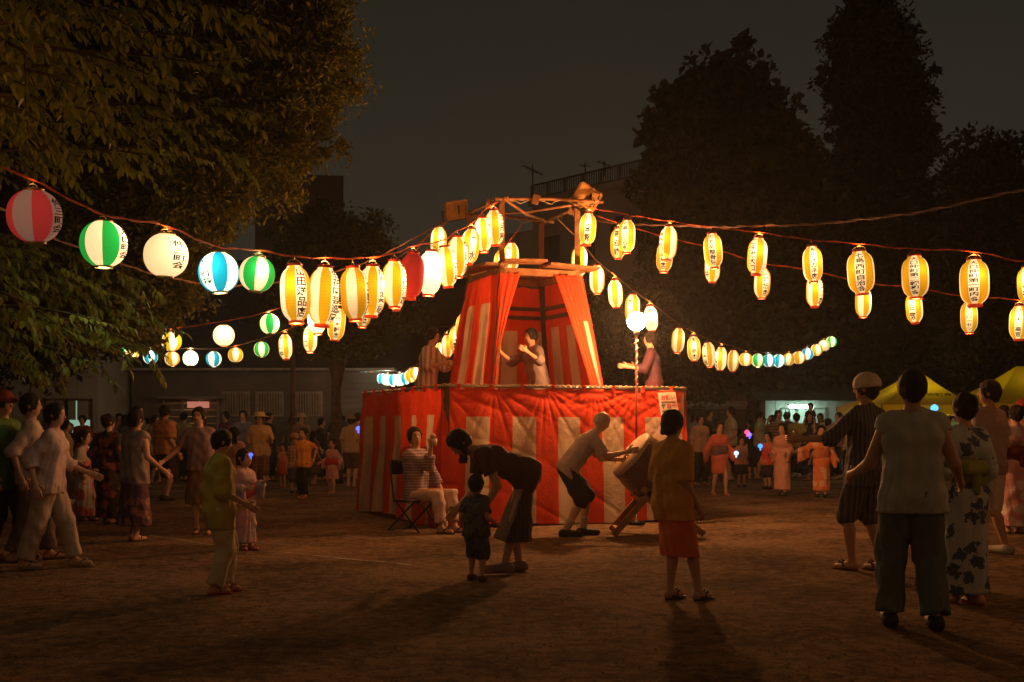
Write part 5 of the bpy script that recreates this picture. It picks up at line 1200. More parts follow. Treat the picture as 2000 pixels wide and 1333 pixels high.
        if obi:
            q = SDF(); w_ = P + sd * S * .38; q.cap(w_ - l * .032 * H - sd * .035 * H, w_ + l * .032 * H + sd * 0, .060 * g + e + .016, k=.02); q.cap(w_ - l * .034 * H, w_ + l * .034 * H + sd * .03 * H, .060 * g + e + .016, k=.02)
            if kid >= 0: q.cap(w_ - f * (.07 * H + e) - l * .05 * H, w_ - f * (.075 * H + e) + l * .05 * H, .028 * H, k=.01); q.cap(w_ - f * (.075 * H + e), w_ - f * (.075 * H + e) - u * .10 * H, .02 * H, k=.01)
            q2 = q; q2.cut(w_ + sd * .045 * H, sd); q2.cut(w_ - sd * .12 * H, -sd); add('obi', q2, mat(*obi), .002)
    # shoes
    for (h0, k0, a0) in legs:
        fo = np.array([a0[0], a0[1], a0[2] - ankz])
        if shoes[0] == 'sneaker':
            q = SDF(); q.cap(fo - f * .022 * H + u * .026 * H, fo + f * .10 * H + u * .022 * H, .031 * H, .024 * H, k=.02); q.cap(a0 - f * .005 * H, fo + u * .03 * H, .028 * H, k=.02); q.cut(fo, -u); q.cut(a0 + u * .012 * H, u)
            add('shoe', q, mat('shoe_%d' % hash(shoes[1]), shoes[1], .6), hh_=min(h, .013))
        elif shoes[0] in ('sandal', 'heel'):
            m = MB(); R = Matrix((Vector(l), Vector(f), Vector(u))).transposed(); hz_ = .0 if shoes[0] == 'sandal' else .03
            V = []; n = 14
            for zz in (.001, .014):
                for k in range(n):
                    t = 2 * math.pi * k / n; w = .030 * H * (1 + .12 * math.sin(t)); V.append(fo + l * w * math.cos(t) + f * (.042 * H + .080 * H * math.sin(t)) + u * (zz + hz_ * max(0, .2 - math.sin(t))))
            F = [tuple(range(n))[::-1], tuple(range(n, 2 * n))] + [(k, (k + 1) % n, n + (k + 1) % n, n + k) for k in range(n)]; m.add(V, F)
            sm = mat('sole_%d' % hash(shoes[1]), shoes[1], .6)
            m.tube([fo + l * .024 * H + f * .035 * H + u * .022 * H, fo + f * .065 * H + l * .008 * H + u * .052 * H, fo + f * .085 * H + l * .002 * H + u * .030 * H], .005 * H, 5); m.tube([fo - l * .024 * H + f * .035 * H + u * .022 * H, fo + f * .065 * H + u * .052 * H, fo + f * .085 * H + u * .030 * H], .005 * H, 5)
            if shoes[0] == 'heel': m.beam(fo - f * .02 * H + u * .045, fo - f * .02 * H, .03, .03)
            m.build('sandal', sm, root)
    if sock:
        for (h0, k0, a0) in legs:
            q = SDF(); q.cap(a0, a0 + (k0 - a0) * .38, .024 * H, .031 * H); q.cut(a0 + (k0 - a0) * .38, k0 - a0); add('sock', q, mat(*sock))
    return dict(root=root, P=P, nk=nk, hc=hc, WL=WL, WR=WR, l=l, f=f, H=H, AL=AL, AR=AR, hf=hf, hd=hd, EL=EL, ER=ER)
def M_(n, c, **k):
    k.setdefault('bump', .6); k.setdefault('bscale', 16); return ((n, c), k)
SAND = ('sandal', (.05, .03, .02)); RSAND = ('sandal', (.35, .03, .02)); BSN = ('sneaker', (.02, .018, .018)); WSN = ('sneaker', (.55, .50, .45))
UP = (.04, .10, -.26)
# ---- right foreground
person(1692, 1115, 1.70, 215, 'man in dark striped jinbei with a cream towel wrapped round his head, back turned', top=(M_('jinbei_top', (.035, .038, .060), color2=(.10, .10, .13), pattern='vstripe', scale=28.), 1.25, .09, .016), bottom=('trousers', M_('jinbei_shorts', (.045, .040, .048), color2=(.12, .10, .10), pattern='vstripe', scale=22.), 1.12, .022), hat=('wrap', ('cream_towel', (.62, .50, .40), .8)), lh=(.16, .20, -.12), rh=(.12, .06, -.22), lf=(.0, .05), rf=(.01, -.05), shoes=SAND, skin=1, yaw=20)
person(1782, 1226, 1.60, 172, 'broad man in loose grey sleeveless shirt, nearest figure at right, back turned', top=(M_('grey_tank', (.44, .45, .41), color2=(.36, .37, .34), scale=5., bump=.3), .22, .075, .018), bottom=('trousers', M_('dark_loose_trousers', (.13, .16, .14), color2=(.08, .10, .09), scale=3.), 1.93, .035), lh=(.10, .16, -.20), rh=(.11, .12, -.22), lf=(.03, .03), rf=(.03, -.03), shoes=BSN, skin=1, fat=1.06)
person(1884, 1176, 1.50, 196, 'woman in white yukata with navy brush pattern and a yellow green obi, back turned', robe=(M_('white_navy_yukata', (.42, .45, .46), color2=(.06, .08, .13), pattern='floral', scale=9.5), .055, .13), obi=('lime_obi', (.30, .33, .05), .7), hair='bun', sex='f', lf=(-.02, .05), rf=(-.02, -.06), shoes=('sandal', (.35, .05, .06)), lh=(.08, .10, -.22), rh=(.05, .12, -.2))
person(1932, 1080, 1.72, 212, 'tall young man in mauve grey t-shirt and white shorts looking left', top=(M_('mauve_tee', (.36, .25, .24), color2=(.30, .20, .20), scale=4.), .75, .06, .018), bottom=('trousers', M_('white_shorts', (.58, .50, .46), color2=(.5, .42, .38), scale=4.), 1.02, .022), yaw=25, lh=(.05, .12, -.22), rh=(.06, .1, -.25), lf=(.0, .06), rf=(.02, -.06), shoes=('sneaker', (.42, .40, .36)), skin=1)
person(1984, 1042, 1.50, 190, 'woman in pink and white yukata at the far right edge, sleeves hanging', robe=(M_('pink_white_yukata', (.55, .26, .26), color2=(.62, .50, .48), pattern='floral', scale=7.), .06, .14), obi=('plum_obi', (.16, .02, .04), .7), hair='bun', sex='f', lh=(.12, .12, -.16), rh=(.08, .14, -.16))
person(1998, 1010, 1.62, 150, 'person in red cap and pink shirt cut off by the right edge', top=(M_('pink_shirt', (.5, .24, .2), scale=4.), .8, .05, .015), bottom=('trousers', M_('tan_trousers', (.30, .17, .10), scale=4.), 1.9, .01), hat=('cap', ('red_cap', (.35, .05, .04), .7)))
person(1960, 985, 1.60, 200, 'dark haired person in navy shirt between the right edge and the mauve shirt', top=(M_('navy_shirt', (.04, .05, .09), scale=4.), .8, .05, .015), bottom=('trousers', M_('black_trousers', (.02, .02, .022), scale=4.), 1.9, .01))
# ---- right middle
person(1368, 948, 1.52, 20, 'person in pinkish white shirt and dark trousers beside the right end of the stage', top=(M_('pinkish_shirt', (.55, .36, .28), scale=4.), .9, .05, .02), bottom=('trousers', M_('charcoal_trousers', (.03, .03, .03), scale=4.), 1.9, .012), shoes=SAND, sex='f')
person(1385, 935, 1.68, 40, 'tall man in dark shirt standing behind the pinkish white shirt', top=(M_('dark_green_shirt', (.03, .035, .03), scale=4.), .8, .05, .015), bottom=('trousers', M_('charcoal_trousers', (.03, .03, .03)), 1.9, .012))
person(1427, 938, 1.74, -80, 'young man in white t-shirt looking left toward the stage', top=(M_('white_tee', (.56, .48, .36), scale=4.), .65, .05, .015), bottom=('trousers', M_('brown_shorts', (.12, .07, .04), scale=4.), 1.0, .015), lh=(.05, .1, -.25))
person(1405, 967, 1.36, 10, 'girl in short coral kimono with bare legs nearest the stage end', robe=(M_('coral_kimono', (.62, .17, .09), color2=(.55, .12, .06), scale=5.), .30, .10), obi=('grey_plum_obi', (.20, .12, .12), .7), kid=.3, hair='short', sex='f', shoes=('sandal', (.5, .12, .06)), lf=(.02, .06), rf=(.03, -.03), lh=(.10, .10, -.20), rh=(.14, .06, -.22))
k1 = person(1448, 951, 1.06, 0, 'small child in orange top and dark skirt holding a glowing blue toy', top=(M_('orange_white_top', (.60, .28, .12), color2=(.45, .30, .32), scale=3.), .6, .03, .012), bottom=('skirt', M_('black_band_skirt', (.03, .02, .03), scale=3.), .26, .02), kid=.9, hair='bob', sex='f', lh=(.02, .12, -.12), rh=(.0, .16, -.12), shoes=BSN)
person(1500, 955, 1.16, -40, 'boy in bright red t-shirt and dark shorts right of the glowing toys', top=(M_('red_tee', (.62, .05, .03), color2=(.7, .3, .2), scale=2.), .55, .06, .012), bottom=('trousers', M_('dark_check_shorts', (.03, .025, .04), scale=4.), 1.05, .018), kid=.8, lh=(.04, .14, -.16), shoes=BSN)
person(1528, 968, 1.32, -35, 'girl in long pale pink yukata facing left', robe=(M_('pale_pink_yukata', (.60, .32, .25), color2=(.52, .25, .19), scale=5.), .085, .10), kid=.4, hair='long', sex='f', lh=(.02, .10, -.2), rh=(.02, .12, -.2), shoes=('sneaker', (.10, .08, .06)))
person(1604, 972, 1.28, -12, 'girl in orange red yukata stretching one sleeve to the left', robe=(M_('orange_red_yukata', (.66, .20, .08), color2=(.70, .40, .25), pattern='floral', scale=8.), .10, .13), obi=('salmon_obi', (.65, .22, .10), .7), kid=.5, hair='short', sex='f', lh=(.12, .02, -.22), rh=(.24, .10, -.13), shoes=BSN)
person(1578, 938, 1.24, -60, 'boy in dark clothes crouched between the pink and the orange yukata girls', top=(M_('navy_kid_top', (.05, .05, .12), scale=4.), .8, .05, .015), bottom=('trousers', M_('dark_kid_trousers', (.02, .02, .03), scale=4.), 1.5, .02), kid=.6, lean=15, drop=.08)
person(1520, 935, 1.66, 15, 'woman in striped brown shirt standing behind the pale pink yukata', top=(M_('striped_brown', (.30, .17, .12), color2=(.14, .08, .06), pattern='hstripe', scale=14.), .8, .05, .02), bottom=('skirt', M_('dark_skirt', (.03, .03, .03), scale=3.), .3, .02), hair='bob', sex='f')
person(1556, 932, 1.60, 150, 'man in yellow shirt standing before the lit shed wall', top=(M_('yellow_shirt', (.50, .38, .08), scale=4.), .8, .06, .02), bottom=('trousers', M_('navy_trousers', (.03, .03, .05), scale=4.), 1.9, .015))
pm = person(1582, 931, 1.62, -20, 'father in dark shirt carrying a child on his shoulders', top=(M_('dark_red_shirt', (.12, .05, .05), scale=4.), .8, .05, .02), bottom=('trousers', M_('navy_trousers', (.03, .03, .05)), 1.9, .015), lh=(-.02, .12, .05), rh=(-.02, .12, .05))
person(1583, 931, .95, -20, 'child in dark t-shirt riding on the shoulders of the man by the shed', top=(M_('black_kid_tee', (.05, .035, .03), scale=4.), .7, .03, .012), bottom=('trousers', M_('dark_kid_trousers', (.02, .02, .03)), 1.0, .015), kid=1, z0=1.02, D=GD(931) + .05, lf=(.03, .10, .05), rf=(.03, .10, .05), drop=.12)
person(1638, 934, 1.62, -60, 'person in rosy shirt left of the towel wrapped man', top=(M_('rosy_shirt', (.42, .22, .17), scale=4.), .8, .05, .02), bottom=('trousers', M_('charcoal_trousers', (.03, .03, .03)), 1.9, .012))
person(1470, 936, 1.30, 180, 'child in black shirt behind the glowing red toy', top=(M_('black_tee', (.025, .02, .02), scale=4.), .7, .05, .015), bottom=('trousers', M_('charcoal_trousers', (.03, .03, .03)), 1.2, .012), kid=.5)
# ---- stage people
person(836, 0, 1.62, 70, 'drummer in striped white happi with bound dark hair at the left of the tower', top=(M_('pale_happi', (.60, .48, .42), color2=(.30, .22, .22), pattern='vstripe', scale=14.), 1.3, .10, .022), bottom=('trousers', M_('happi_shorts', (.5, .42, .38), scale=4.), 1.8, .015), z0=FLOORZ, D=16.4, lh=(.03, .22, -.08), rh=(.10, .20, -.12), hair='short', lean=8, pitch=6, lf=(.03, .05), rf=(.03, -.05), group='people on the stage')
person(1048, 0, 1.62, -60, 'drummer in pale happi inside the tower opening', top=(M_('white_happi', (.24, .20, .19), color2=(.15, .11, .11), scale=4.), 1.3, .08, .022), bottom=('trousers', M_('brown_trousers', (.10, .05, .03), scale=4.), 1.8, .015), z0=FLOORZ, D=16.35, lh=(.14, .20, -.02), rh=(.10, .22, .0), lean=12, group='people on the stage')
person(1276, 0, 1.55, -100, 'dancer in dark red and blue happi at the right end of the stage', top=(M_('red_blue_happi', (.10, .020, .020), color2=(.04, .03, .06), scale=2.), 1.4, .10, .025), bottom=('trousers', M_('dark_red_trousers', (.10, .03, .025), scale=4.), 1.8, .015), z0=FLOORZ, D=16.2, lh=(.10, .20, -.12), rh=(.14, .16, -.10), lean=6, group='people on the stage')
# ---- before the stage
SEAT_D = GD(1036)
m1 = person(815, 1036, 1.66, 55, 'seated man in striped purple happi drinking from a cup on a folding chair', top=(M_('purple_striped_happi', (.13, .08, .11), color2=(.28, .21, .22), pattern='hstripe', scale=30.), 1.55, .07, .020), bottom=('trousers', M_('pink_white_trousers', (.60, .42, .36), scale=4.), 1.85, .018), drop=.245, lean=-4, lh=(.02, .18, -.30), rh=(-.06, .17, .07), lf=(.01, .30), rf=(.01, .27), yaw=-30, pitch=-4, shoes=('sandal', (.06, .03, .02)), h=.0125, skin=1)
m2 = person(1000, 1120, 1.62, -75, 'woman in dark rust blouse and long brown skirt bending over a small boy', top=(M_('rust_blouse', (.11, .040, .026), color2=(.075, .028, .02), scale=4.), .6, .03, .02), bottom=('skirt', M_('brown_pleated_skirt', (.070, .050, .038), color2=(.045, .032, .025), pattern='vstripe', scale=30.), .175, .02), lean=68, lh=(.0, .02, -.29), rh=(.04, .10, -.28), hair='long', sex='f', lf=(.01, .06), rf=(.03, -.06), shoes=('sneaker', (.30, .22, .20)), pitch=20)
person(930, 1134, .86, 160, 'small boy in dark patterned shirt and shorts held by the bending woman', top=(M_('camo_kid_top', (.10, .09, .07), color2=(.03, .03, .035), pattern='floral', scale=16.), .7, .05, .012), bottom=('trousers', M_('camo_kid_shorts', (.07, .07, .065), color2=(.02, .02, .03), pattern='floral', scale=14.), 1.15, .02), kid=1, lh=(.10, .08, -.22), rh=(.12, .05, -.22), shoes=('sneaker', (.12, .03, .03)), lf=(.02, .04), rf=(.02, -.04), skin=1)
dr = person(1126, 1046, 1.62, 88, 'old man with thin grey hair leaning forward to beat the tilted drum', top=(M_('lilac_tee', (.50, .38, .36), color2=(.42, .31, .30), scale=4.), .85, .05, .022), bottom=('trousers', M_('black_knee_shorts', (.022, .018, .018), scale=4.), 1.12, .028), hair='bald', lean=38, lf=(.03, .05), rf=(.03, -.08), lh=(.02, .22, -.16), rh=(-.02, .25, -.10), shoes=BSN, sock=('white_sock', (.50, .38, .32), .8), drop=.035, h=.0125, pitch=8)
person(1314, 1172, 1.37, 130, 'woman in loose orange wrap over red skirt and heeled blue sandals beside the drum', top=(M_('orange_wrap', (.80, .34, .05), color2=(.55, .26, .05), scale=2.5), 1.0, .10, .02), bottom=('skirt', M_('red_skirt', (.80, .10, .03), color2=(.72, .22, .04), scale=2.), .235, .0), hair='bob', sex='f', lh=(.03, .10, -.27), rh=(.03, .06, -.29), lf=(-.01, .02), rf=(.04, .10), shoes=('heel', (.03, .05, .09)))
# ---- left foreground
person(60, 1092, 1.58, 110, 'woman in pale blouse walking right at the far left', top=(M_('pale_rose_blouse', (.58, .44, .38), scale=4.), 1.2, .06, .02), bottom=('trousers', M_('grey_wide_trousers', (.14, .10, .09), scale=3.), 1.9, .03), hair='short', sex='f', lh=(.03, .06, -.28), rh=(.04, -.05, -.28), lf=(.0, .10), rf=(.0, -.10), skin=1)
person(98, 1108, 1.47, 95, 'woman in lilac pink top and cream trousers walking behind the girl in light yukata', top=(M_('lilac_pink_top', (.60, .42, .42), color2=(.50, .35, .35), scale=4.), 1.4, .07, .02), bottom=('trousers', M_('cream_trousers', (.46, .34, .27), color2=(.38, .28, .22), scale=3.), 1.92, .03), hair='bob', sex='f', lean=6, lh=(.08, .16, -.22), rh=(.06, -.06, -.27), lf=(.0, .13), rf=(.0, -.14), shoes=('sandal', (.30, .22, .16)))
person(6, 1090, 1.60, 80, 'person in green shirt and red cap cut off by the left edge', top=(M_('green_shirt', (.06, .16, .03), color2=(.09, .18, .03), scale=3.), .8, .10, .035), bottom=('trousers', M_('dark_brown_trousers', (.05, .025, .018), scale=3.), 1.9, .02), hat=('cap', ('dull_red_cap', (.22, .03, .02), .8)), lf=(.0, .08), rf=(.0, -.08), shoes=('sneaker', (.30, .12, .08)))
person(165, 1016, 1.22, 70, 'girl with ponytail in light blue yukata and pink obi watching the stage', robe=(M_('light_floral_yukata', (.45, .42, .42), color2=(.50, .10, .09), pattern='floral', scale=6.), .055, .12), obi=('pink_obi', (.60, .14, .14), .7), kid=.5, hair='tail', sex='f', lh=(.02, .12, -.18), rh=(.02, .12, -.18), shoes=('sandal', (.04, .02, .02)), h=.0125, yaw=15)
person(212, 1022, 1.42, 170, 'woman in dark floral yukata with red back pattern beside the ponytail girl', robe=(M_('dark_floral_yukata', (.035, .022, .022), color2=(.26, .06, .05), pattern='floral', scale=8.), .06, .13), obi=('dark_obi', (.10, .02, .02), .7), hair='bun', sex='f', yaw=-30, lh=(.10, .10, -.2))
person(262, 1056, 1.44, 150, 'woman in grey sleeveless top and dark skirt leaning right', top=(M_('grey_sleeveless', (.30, .22, .19), color2=(.24, .17, .15), scale=4.), .12, .09, .022), bottom=('skirt', M_('purple_print_skirt', (.10, .045, .06), color2=(.32, .13, .12), pattern='floral', scale=9.), .12, .02), hair='bob', sex='f', side=-4, lh=(.05, .05, -.29), rh=(.14, .06, -.25), shoes=SAND)
person(322, 976, 1.64, 150, 'big man in orange polo shirt and dark shorts behind the grey sleeveless top', top=(M_('orange_polo', (.55, .24, .09), color2=(.48, .20, .08), pattern='hstripe', scale=10.), .9, .04, .03), bottom=('trousers', M_('dark_cargo_shorts', (.07, .04, .03), scale=4.), 1.1, .03), shoes=('sneaker', (.08, .05, .04)), fat=1.1)
person(396, 1040, 1.50, 8, 'woman in mauve tee and brown overall dress reaching out her hand', top=(M_('mauve_tee_dark', (.26, .17, .18), scale=4.), .7, .02, .016), bottom=('skirt', M_('brown_overall_skirt', (.20, .11, .05), color2=(.14, .08, .04), scale=4.), .24, .015), hair='bob', sex='f', side=-5, lh=(.06, .06, -.27), rh=(.18, .10, -.22), shoes=('sandal', (.16, .05, .03)), yaw=-15, h=.013, extra='overall')
person(428, 1156, 1.24, 120, 'elderly walker in olive yellow shirt and pale trousers with red thong sandals', top=(M_('olive_yellow_shirt', (.42, .33, .06), color2=(.28, .22, .05), scale=2.), 1.1, .12, .03), bottom=('trousers', M_('pale_khaki_trousers', (.52, .42, .30), color2=(.42, .34, .24), scale=3.), 1.93, .03), hair='short', lh=(.05, .10, -.24), rh=(.05, .12, -.24), lf=(.0, .04), rf=(.0, -.05), shoes=RSAND, kid=.1, pitch=14)
k2 = person(478, 1074, 1.03, 60, 'small girl in pink and blue yukata in front of the long haired woman', robe=(M_('pink_blue_yukata', (.52, .24, .24), color2=(.20, .22, .26), scale=3.5), .07, .13), obi=('rose_obi', (.5, .08, .08), .7), kid=.9, hair='bob', sex='f', lh=(.02, .16, -.08), rh=(.02, .1, -.14), shoes=RSAND)
person(458, 1000, 1.26, 160, 'long haired girl in soft pink blouse behind the olive shirt', top=(M_('soft_pink_blouse', (.55, .28, .22), scale=4.), .8, .06, .02), bottom=('skirt', M_('grey_skirt', (.16, .10, .08), scale=3.), .2, .02), hair='long', sex='f', kid=.3)
person(507, 962, 1.54, 10, 'man in straw hat and beige shirt with dark patterned trousers', top=(M_('beige_shirt', (.56, .36, .18), color2=(.48, .30, .15), scale=3.), .9, .06, .03), bottom=('trousers', M_('patterned_trousers', (.10, .05, .04), color2=(.18, .10, .07), pattern='check', scale=14.), 1.7, .03), hat='straw', lh=(.04, .16, -.10), rh=(.04, .14, -.16), fat=1.08, shoes=('sandal', (.3, .1, .05)))
person(475, 944, 1.62, 0, 'man in blue grey shirt just left of the straw hat', top=(M_('blue_grey_shirt', (.17, .15, .22), scale=4.), .8, .05, .02), bottom=('trousers', M_('charcoal_trousers', (.03, .03, .03)), 1.9, .012))
person(526, 938, 1.60, 80, 'man in black shirt looking right just behind the straw hat', top=(M_('black_tee', (.025, .02, .02)), .8, .05, .02), bottom=('trousers', M_('charcoal_trousers', (.03, .03, .03)), 1.9, .012), skin=1)
person(553, 951, .92, -10, 'toddler in red dress with yellow scarf', top=(M_('red_dress_top', (.50, .07, .03), color2=(.5, .25, .10), scale=3.), .4, .03, .012), bottom=('skirt', M_('red_dress_skirt', (.45, .04, .02), scale=3.), .28, .02), kid=1, hair='bob', sex='f', shoes=RSAND)
person(576, 963, 1.12, 15, 'boy in pale checked shirt and shorts left of the yellow shirt boy', top=(M_('checked_kid_shirt', (.40, .25, .18), color2=(.22, .15, .12), pattern='check', scale=16.), .7, .06, .015), bottom=('trousers', M_('blue_kid_shorts', (.06, .06, .10), scale=4.), 1.05, .02), kid=.9, hair='short', hat=('cap', ('tan_cap', (.35, .18, .09), .8)), shoes=BSN)
person(593, 974, 1.24, -25, 'boy in golden yellow t-shirt and black trousers with hands behind his back', top=(M_('golden_tee', (.68, .30, .05), color2=(.6, .25, .04), scale=4.), .6, .05, .012), bottom=('trousers', M_('black_kid_trousers', (.018, .016, .018), scale=4.), 1.9, .008), kid=.6, lh=(.02, -.10, -.20), rh=(.0, -.10, -.20), shoes=('sandal', (.25, .05, .03)), h=.014)
person(649, 964, 1.04, -20, 'little girl in puffy pink yukata dress beside the stage corner', robe=(M_('puffy_pink_yukata', (.60, .28, .26), color2=(.40, .28, .36), pattern='floral', scale=10.), .27, .11), obi=('crimson_obi', (.60, .04, .05), .7), kid=1, hair='bob', sex='f', lh=(.10, .05, -.18), rh=(.12, .06, -.18), shoes=('sandal', (.5, .2, .15)), fat=1.1, h=.014)
person(686, 951, 1.50, 170, 'woman in cream shirt and grey shorts with a sun hat at the stage corner', top=(M_('cream_shirt', (.50, .34, .24), scale=4.), .9, .05, .03), bottom=('trousers', M_('grey_shorts', (.14, .09, .08), scale=4.), 1.0, .03), hat=('cap', ('sun_hat_cloth', (.28, .20, .14), .8)), hair='short', sex='f', fat=1.08, shoes=('sandal', (.4, .2, .15)))
person(628, 938, 1.46, 80, 'person in black facing right between the yellow shirt boy and the pink girl', top=(M_('black_tee', (.025, .02, .02)), .9, .05, .02), bottom=('trousers', M_('charcoal_trousers', (.03, .03, .03)), 1.9, .012))
person(612, 946, 1.18, 150, 'child in brown top and skirt behind the golden shirt', top=(M_('brown_kid_top', (.18, .07, .04), scale=4.), .9, .04, .02), bottom=('skirt', M_('brown_kid_skirt', (.12, .05, .03), scale=4.), .2, .02), kid=.5, hair='long', sex='f')
person(588, 936, 1.56, 20, 'person in wide brimmed hat beneath the right barred window', top=(M_('clay_shirt', (.35, .15, .09), scale=4.), .9, .05, .02), bottom=('trousers', M_('charcoal_trousers', (.03, .03, .03)), 1.9, .012), hat='straw')
person(545, 930, 1.50, 60, 'person in patterned grey shirt in the back row beneath the barred windows', top=(M_('patterned_grey', (.14, .11, .09), color2=(.06, .05, .05), pattern='floral', scale=10.), .8, .05, .02), bottom=('trousers', M_('charcoal_trousers', (.03, .03, .03)), 1.9, .012))
person(408, 968, 1.30, 0, 'child in pale shorts and black top behind the overall dress', top=(M_('black_tee', (.025, .02, .02)), .8, .05, .02), bottom=('trousers', M_('pale_shorts', (.45, .35, .22), scale=4.), 1.0, .02), kid=.4, shoes=BSN)
person(270, 952, 1.72, 80, 'tall man looking right under the eave of the long house', top=(M_('olive_shirt', (.16, .13, .07), scale=4.), .8, .05, .02), bottom=('trousers', M_('charcoal_trousers', (.03, .03, .03)), 1.9, .012))
person(303, 945, 1.52, 70, 'woman in grey green shirt facing right with tied back hair', top=(M_('grey_green_shirt', (.24, .20, .14), scale=4.), .9, .05, .02), bottom=('skirt', M_('dark_skirt', (.03, .03, .03)), .25, .02), hair='bun', sex='f')
person(161, 945, 1.52, 0, 'woman in red top in front of the lit doorway', top=(M_('brick_top', (.30, .05, .03), scale=4.), .7, .05, .02), bottom=('trousers', M_('charcoal_trousers', (.03, .03, .03)), 1.9, .012), hair='bun', sex='f')
person(137, 940, 1.36, 40, 'dark haired child at the left of the lit doorway', top=(M_('navy_kid_top', (.05, .05, .12)), .8, .05, .02), bottom=('trousers', M_('charcoal_trousers', (.03, .03, .03)), 1.9, .012), kid=.4)
person(128, 985, 1.36, 100, 'person in cream vest behind the lilac pink top', top=(M_('cream_vest', (.36, .28, .18), scale=4.), .6, .05, .02), bottom=('trousers', M_('slate_trousers', (.08, .06, .07), scale=4.), 1.9, .012), kid=.1, shoes=WSN)
# back rows seen as heads and shoulders
rb = random.Random(31)
backs = [(205, 'left of the gap between the houses'), (235, 'in the gap between the pale shed and the long house'), (352, 'left of the lit shop window'), (372, 'under the lit shop sign'), (440, 'under the left barred window'), (560, 'between the two right barred windows'), (655, 'at the foot of the small garden tree'), (670, 'just right of the garden tree trunk'),
         (1462, 'in front of the broad tree trunk'), (1492, 'at the left edge of the lit shed'), (1618, 'at the right of the lit shed door'), (1655, 'left of the yellow tent'), (1722, 'under the left end of the yellow tent'), (1760, 'under the yellow tent, second from its left post'), (1835, 'under the right part of the yellow tent'), (1862, 'under the tent beside the blue light'), (1905, 'between the two yellow tents'), (1945, 'under the second yellow tent'), (1975, 'deep under the second yellow tent')]
cols = [('rust', (.24, .08, .04)), ('ink', (.03, .03, .04)), ('sand', (.34, .22, .12)), ('plum', (.14, .05, .07)), ('moss', (.08, .09, .04)), ('clay', (.36, .16, .10))]
for i, (x, where) in enumerate(backs):
    cn, cc = cols[rb.randrange(6)]; cc = tuple(min(.8, v * 1.4) for v in cc); fem = rb.random() < .45
    person(x + rb.uniform(-3, 3), rb.uniform(926, 936), rb.uniform(1.42, 1.68), rb.choice([0, 30, -40, 70, -80, 150]), f'{"woman" if fem else "man"} in {cn} coloured shirt {where}', top=(M_('back_row_' + cn, cc, scale=4.), .8, .05, .02), bottom=('trousers', M_('charcoal_trousers', (.03, .03, .03)), 1.9, .012), hair=rb.choice(['bob', 'long', 'bun']) if fem else 'short', sex='f' if fem else 'm', skin=rb.randrange(2), h=.03, group='back row of the crowd')

more = [(118, 'mustard', (.38, .26, .05), 'left of the lit doorway, beside the shed window'), (188, 'maroon', (.16, .02, .03), 'at the right corner of the pale shed'), (248, 'slate', (.10, .10, .13), 'at the left end of the long house'),
 (286, 'cream', (.50, .42, .28), 'left of the big man in orange polo'), (338, 'brick red', (.34, .08, .04), 'behind the big man in orange polo'), (362, 'khaki', (.26, .21, .12), 'under the shop awning'), (385, 'wine', (.16, .03, .05), 'at the middle of the shop window'),
 (424, 'peach', (.50, .27, .18), 'at the right end of the shop awning'), (452, 'indigo', (.05, .04, .12), 'under the middle of the left barred window'), (490, 'tan', (.34, .22, .13), 'between the two left barred windows'), (536, 'coral', (.52, .18, .12), 'under the middle barred window'),
 (570, 'olive', (.13, .13, .05), 'beside the slim rusty post'), (604, 'ochre', (.36, .20, .05), 'under the right barred window'), (640, 'rose', (.48, .20, .18), 'left of the garden tree trunk'), (664, 'charcoal', (.05, .045, .045), 'between garden tree and stage'), (697, 'lavender', (.30, .24, .36), 'touching the left edge of the stage'),
 (1358, 'sky blue', (.22, .28, .36), 'touching the right edge of the stage'), (1398, 'russet', (.30, .10, .05), 'behind the girl in short coral kimono'), (1444, 'grey', (.22, .20, .18), 'left of the broad tree trunk'), (1484, 'pale green', (.26, .32, .20), 'right of the broad tree trunk'),
 (1508, 'dusty pink', (.44, .26, .24), 'behind the boy in red t-shirt'), (1540, 'chocolate', (.10, .05, .03), 'before the small shed window'), (1602, 'ivory', (.50, .44, .34), 'before the lit shed door'), (1626, 'burgundy', (.18, .03, .04), 'at the right end of the lit shed'), (1660, 'denim', (.12, .14, .20), 'right of the lit shed'),
 (1848, 'salmon', (.52, .24, .16), 'under the yellow tent, left of its blue light'), (1878, 'forest green', (.05, .10, .05), 'under the right corner of the near tent'), (1990, 'copper', (.36, .16, .07), 'at the right edge under the second tent')]
rm = random.Random(8)
for x, cn, cc, where in more:
    cc = tuple(min(.8, v * 1.4) for v in cc); fem = rm.random() < .5; kd = rm.random() < .3
    person(x + rm.uniform(-3, 3), rm.uniform(924, 940), rm.uniform(1.15, 1.35) if kd else rm.uniform(1.48, 1.70), rm.choice([10, 40, -30, 75, -70, 160, 120]), f'{"child" if kd else "woman" if fem else "man"} in {cn} shirt in the crowd, {where}', top=(M_('crowd_' + cn.replace(' ', '_'), cc, scale=4.), rm.choice([.5, .8, 1.4]), .05, .018),
           bottom=rm.choice([('trousers', M_('charcoal_trousers', (.03, .03, .03)), 1.9, .012), ('trousers', M_('brown_shorts', (.12, .07, .04)), 1.0, .02), ('skirt', M_('dark_skirt', (.03, .03, .03)), .25, .02)]), hair=rm.choice(['bob', 'long', 'bun', 'tail']) if fem else 'short', sex='f' if fem else 'm', skin=rm.randrange(2), h=.028, kid=.7 if kd else 0, group='back row of the crowd',
           lh=rm.choice([None, (.02, .14, -.14), (.10, .04, -.26), (.05, .12, .05)]), rh=rm.choice([None, (.02, .14, -.16), (.08, .04, -.27)]), yaw=rm.uniform(-30, 30))
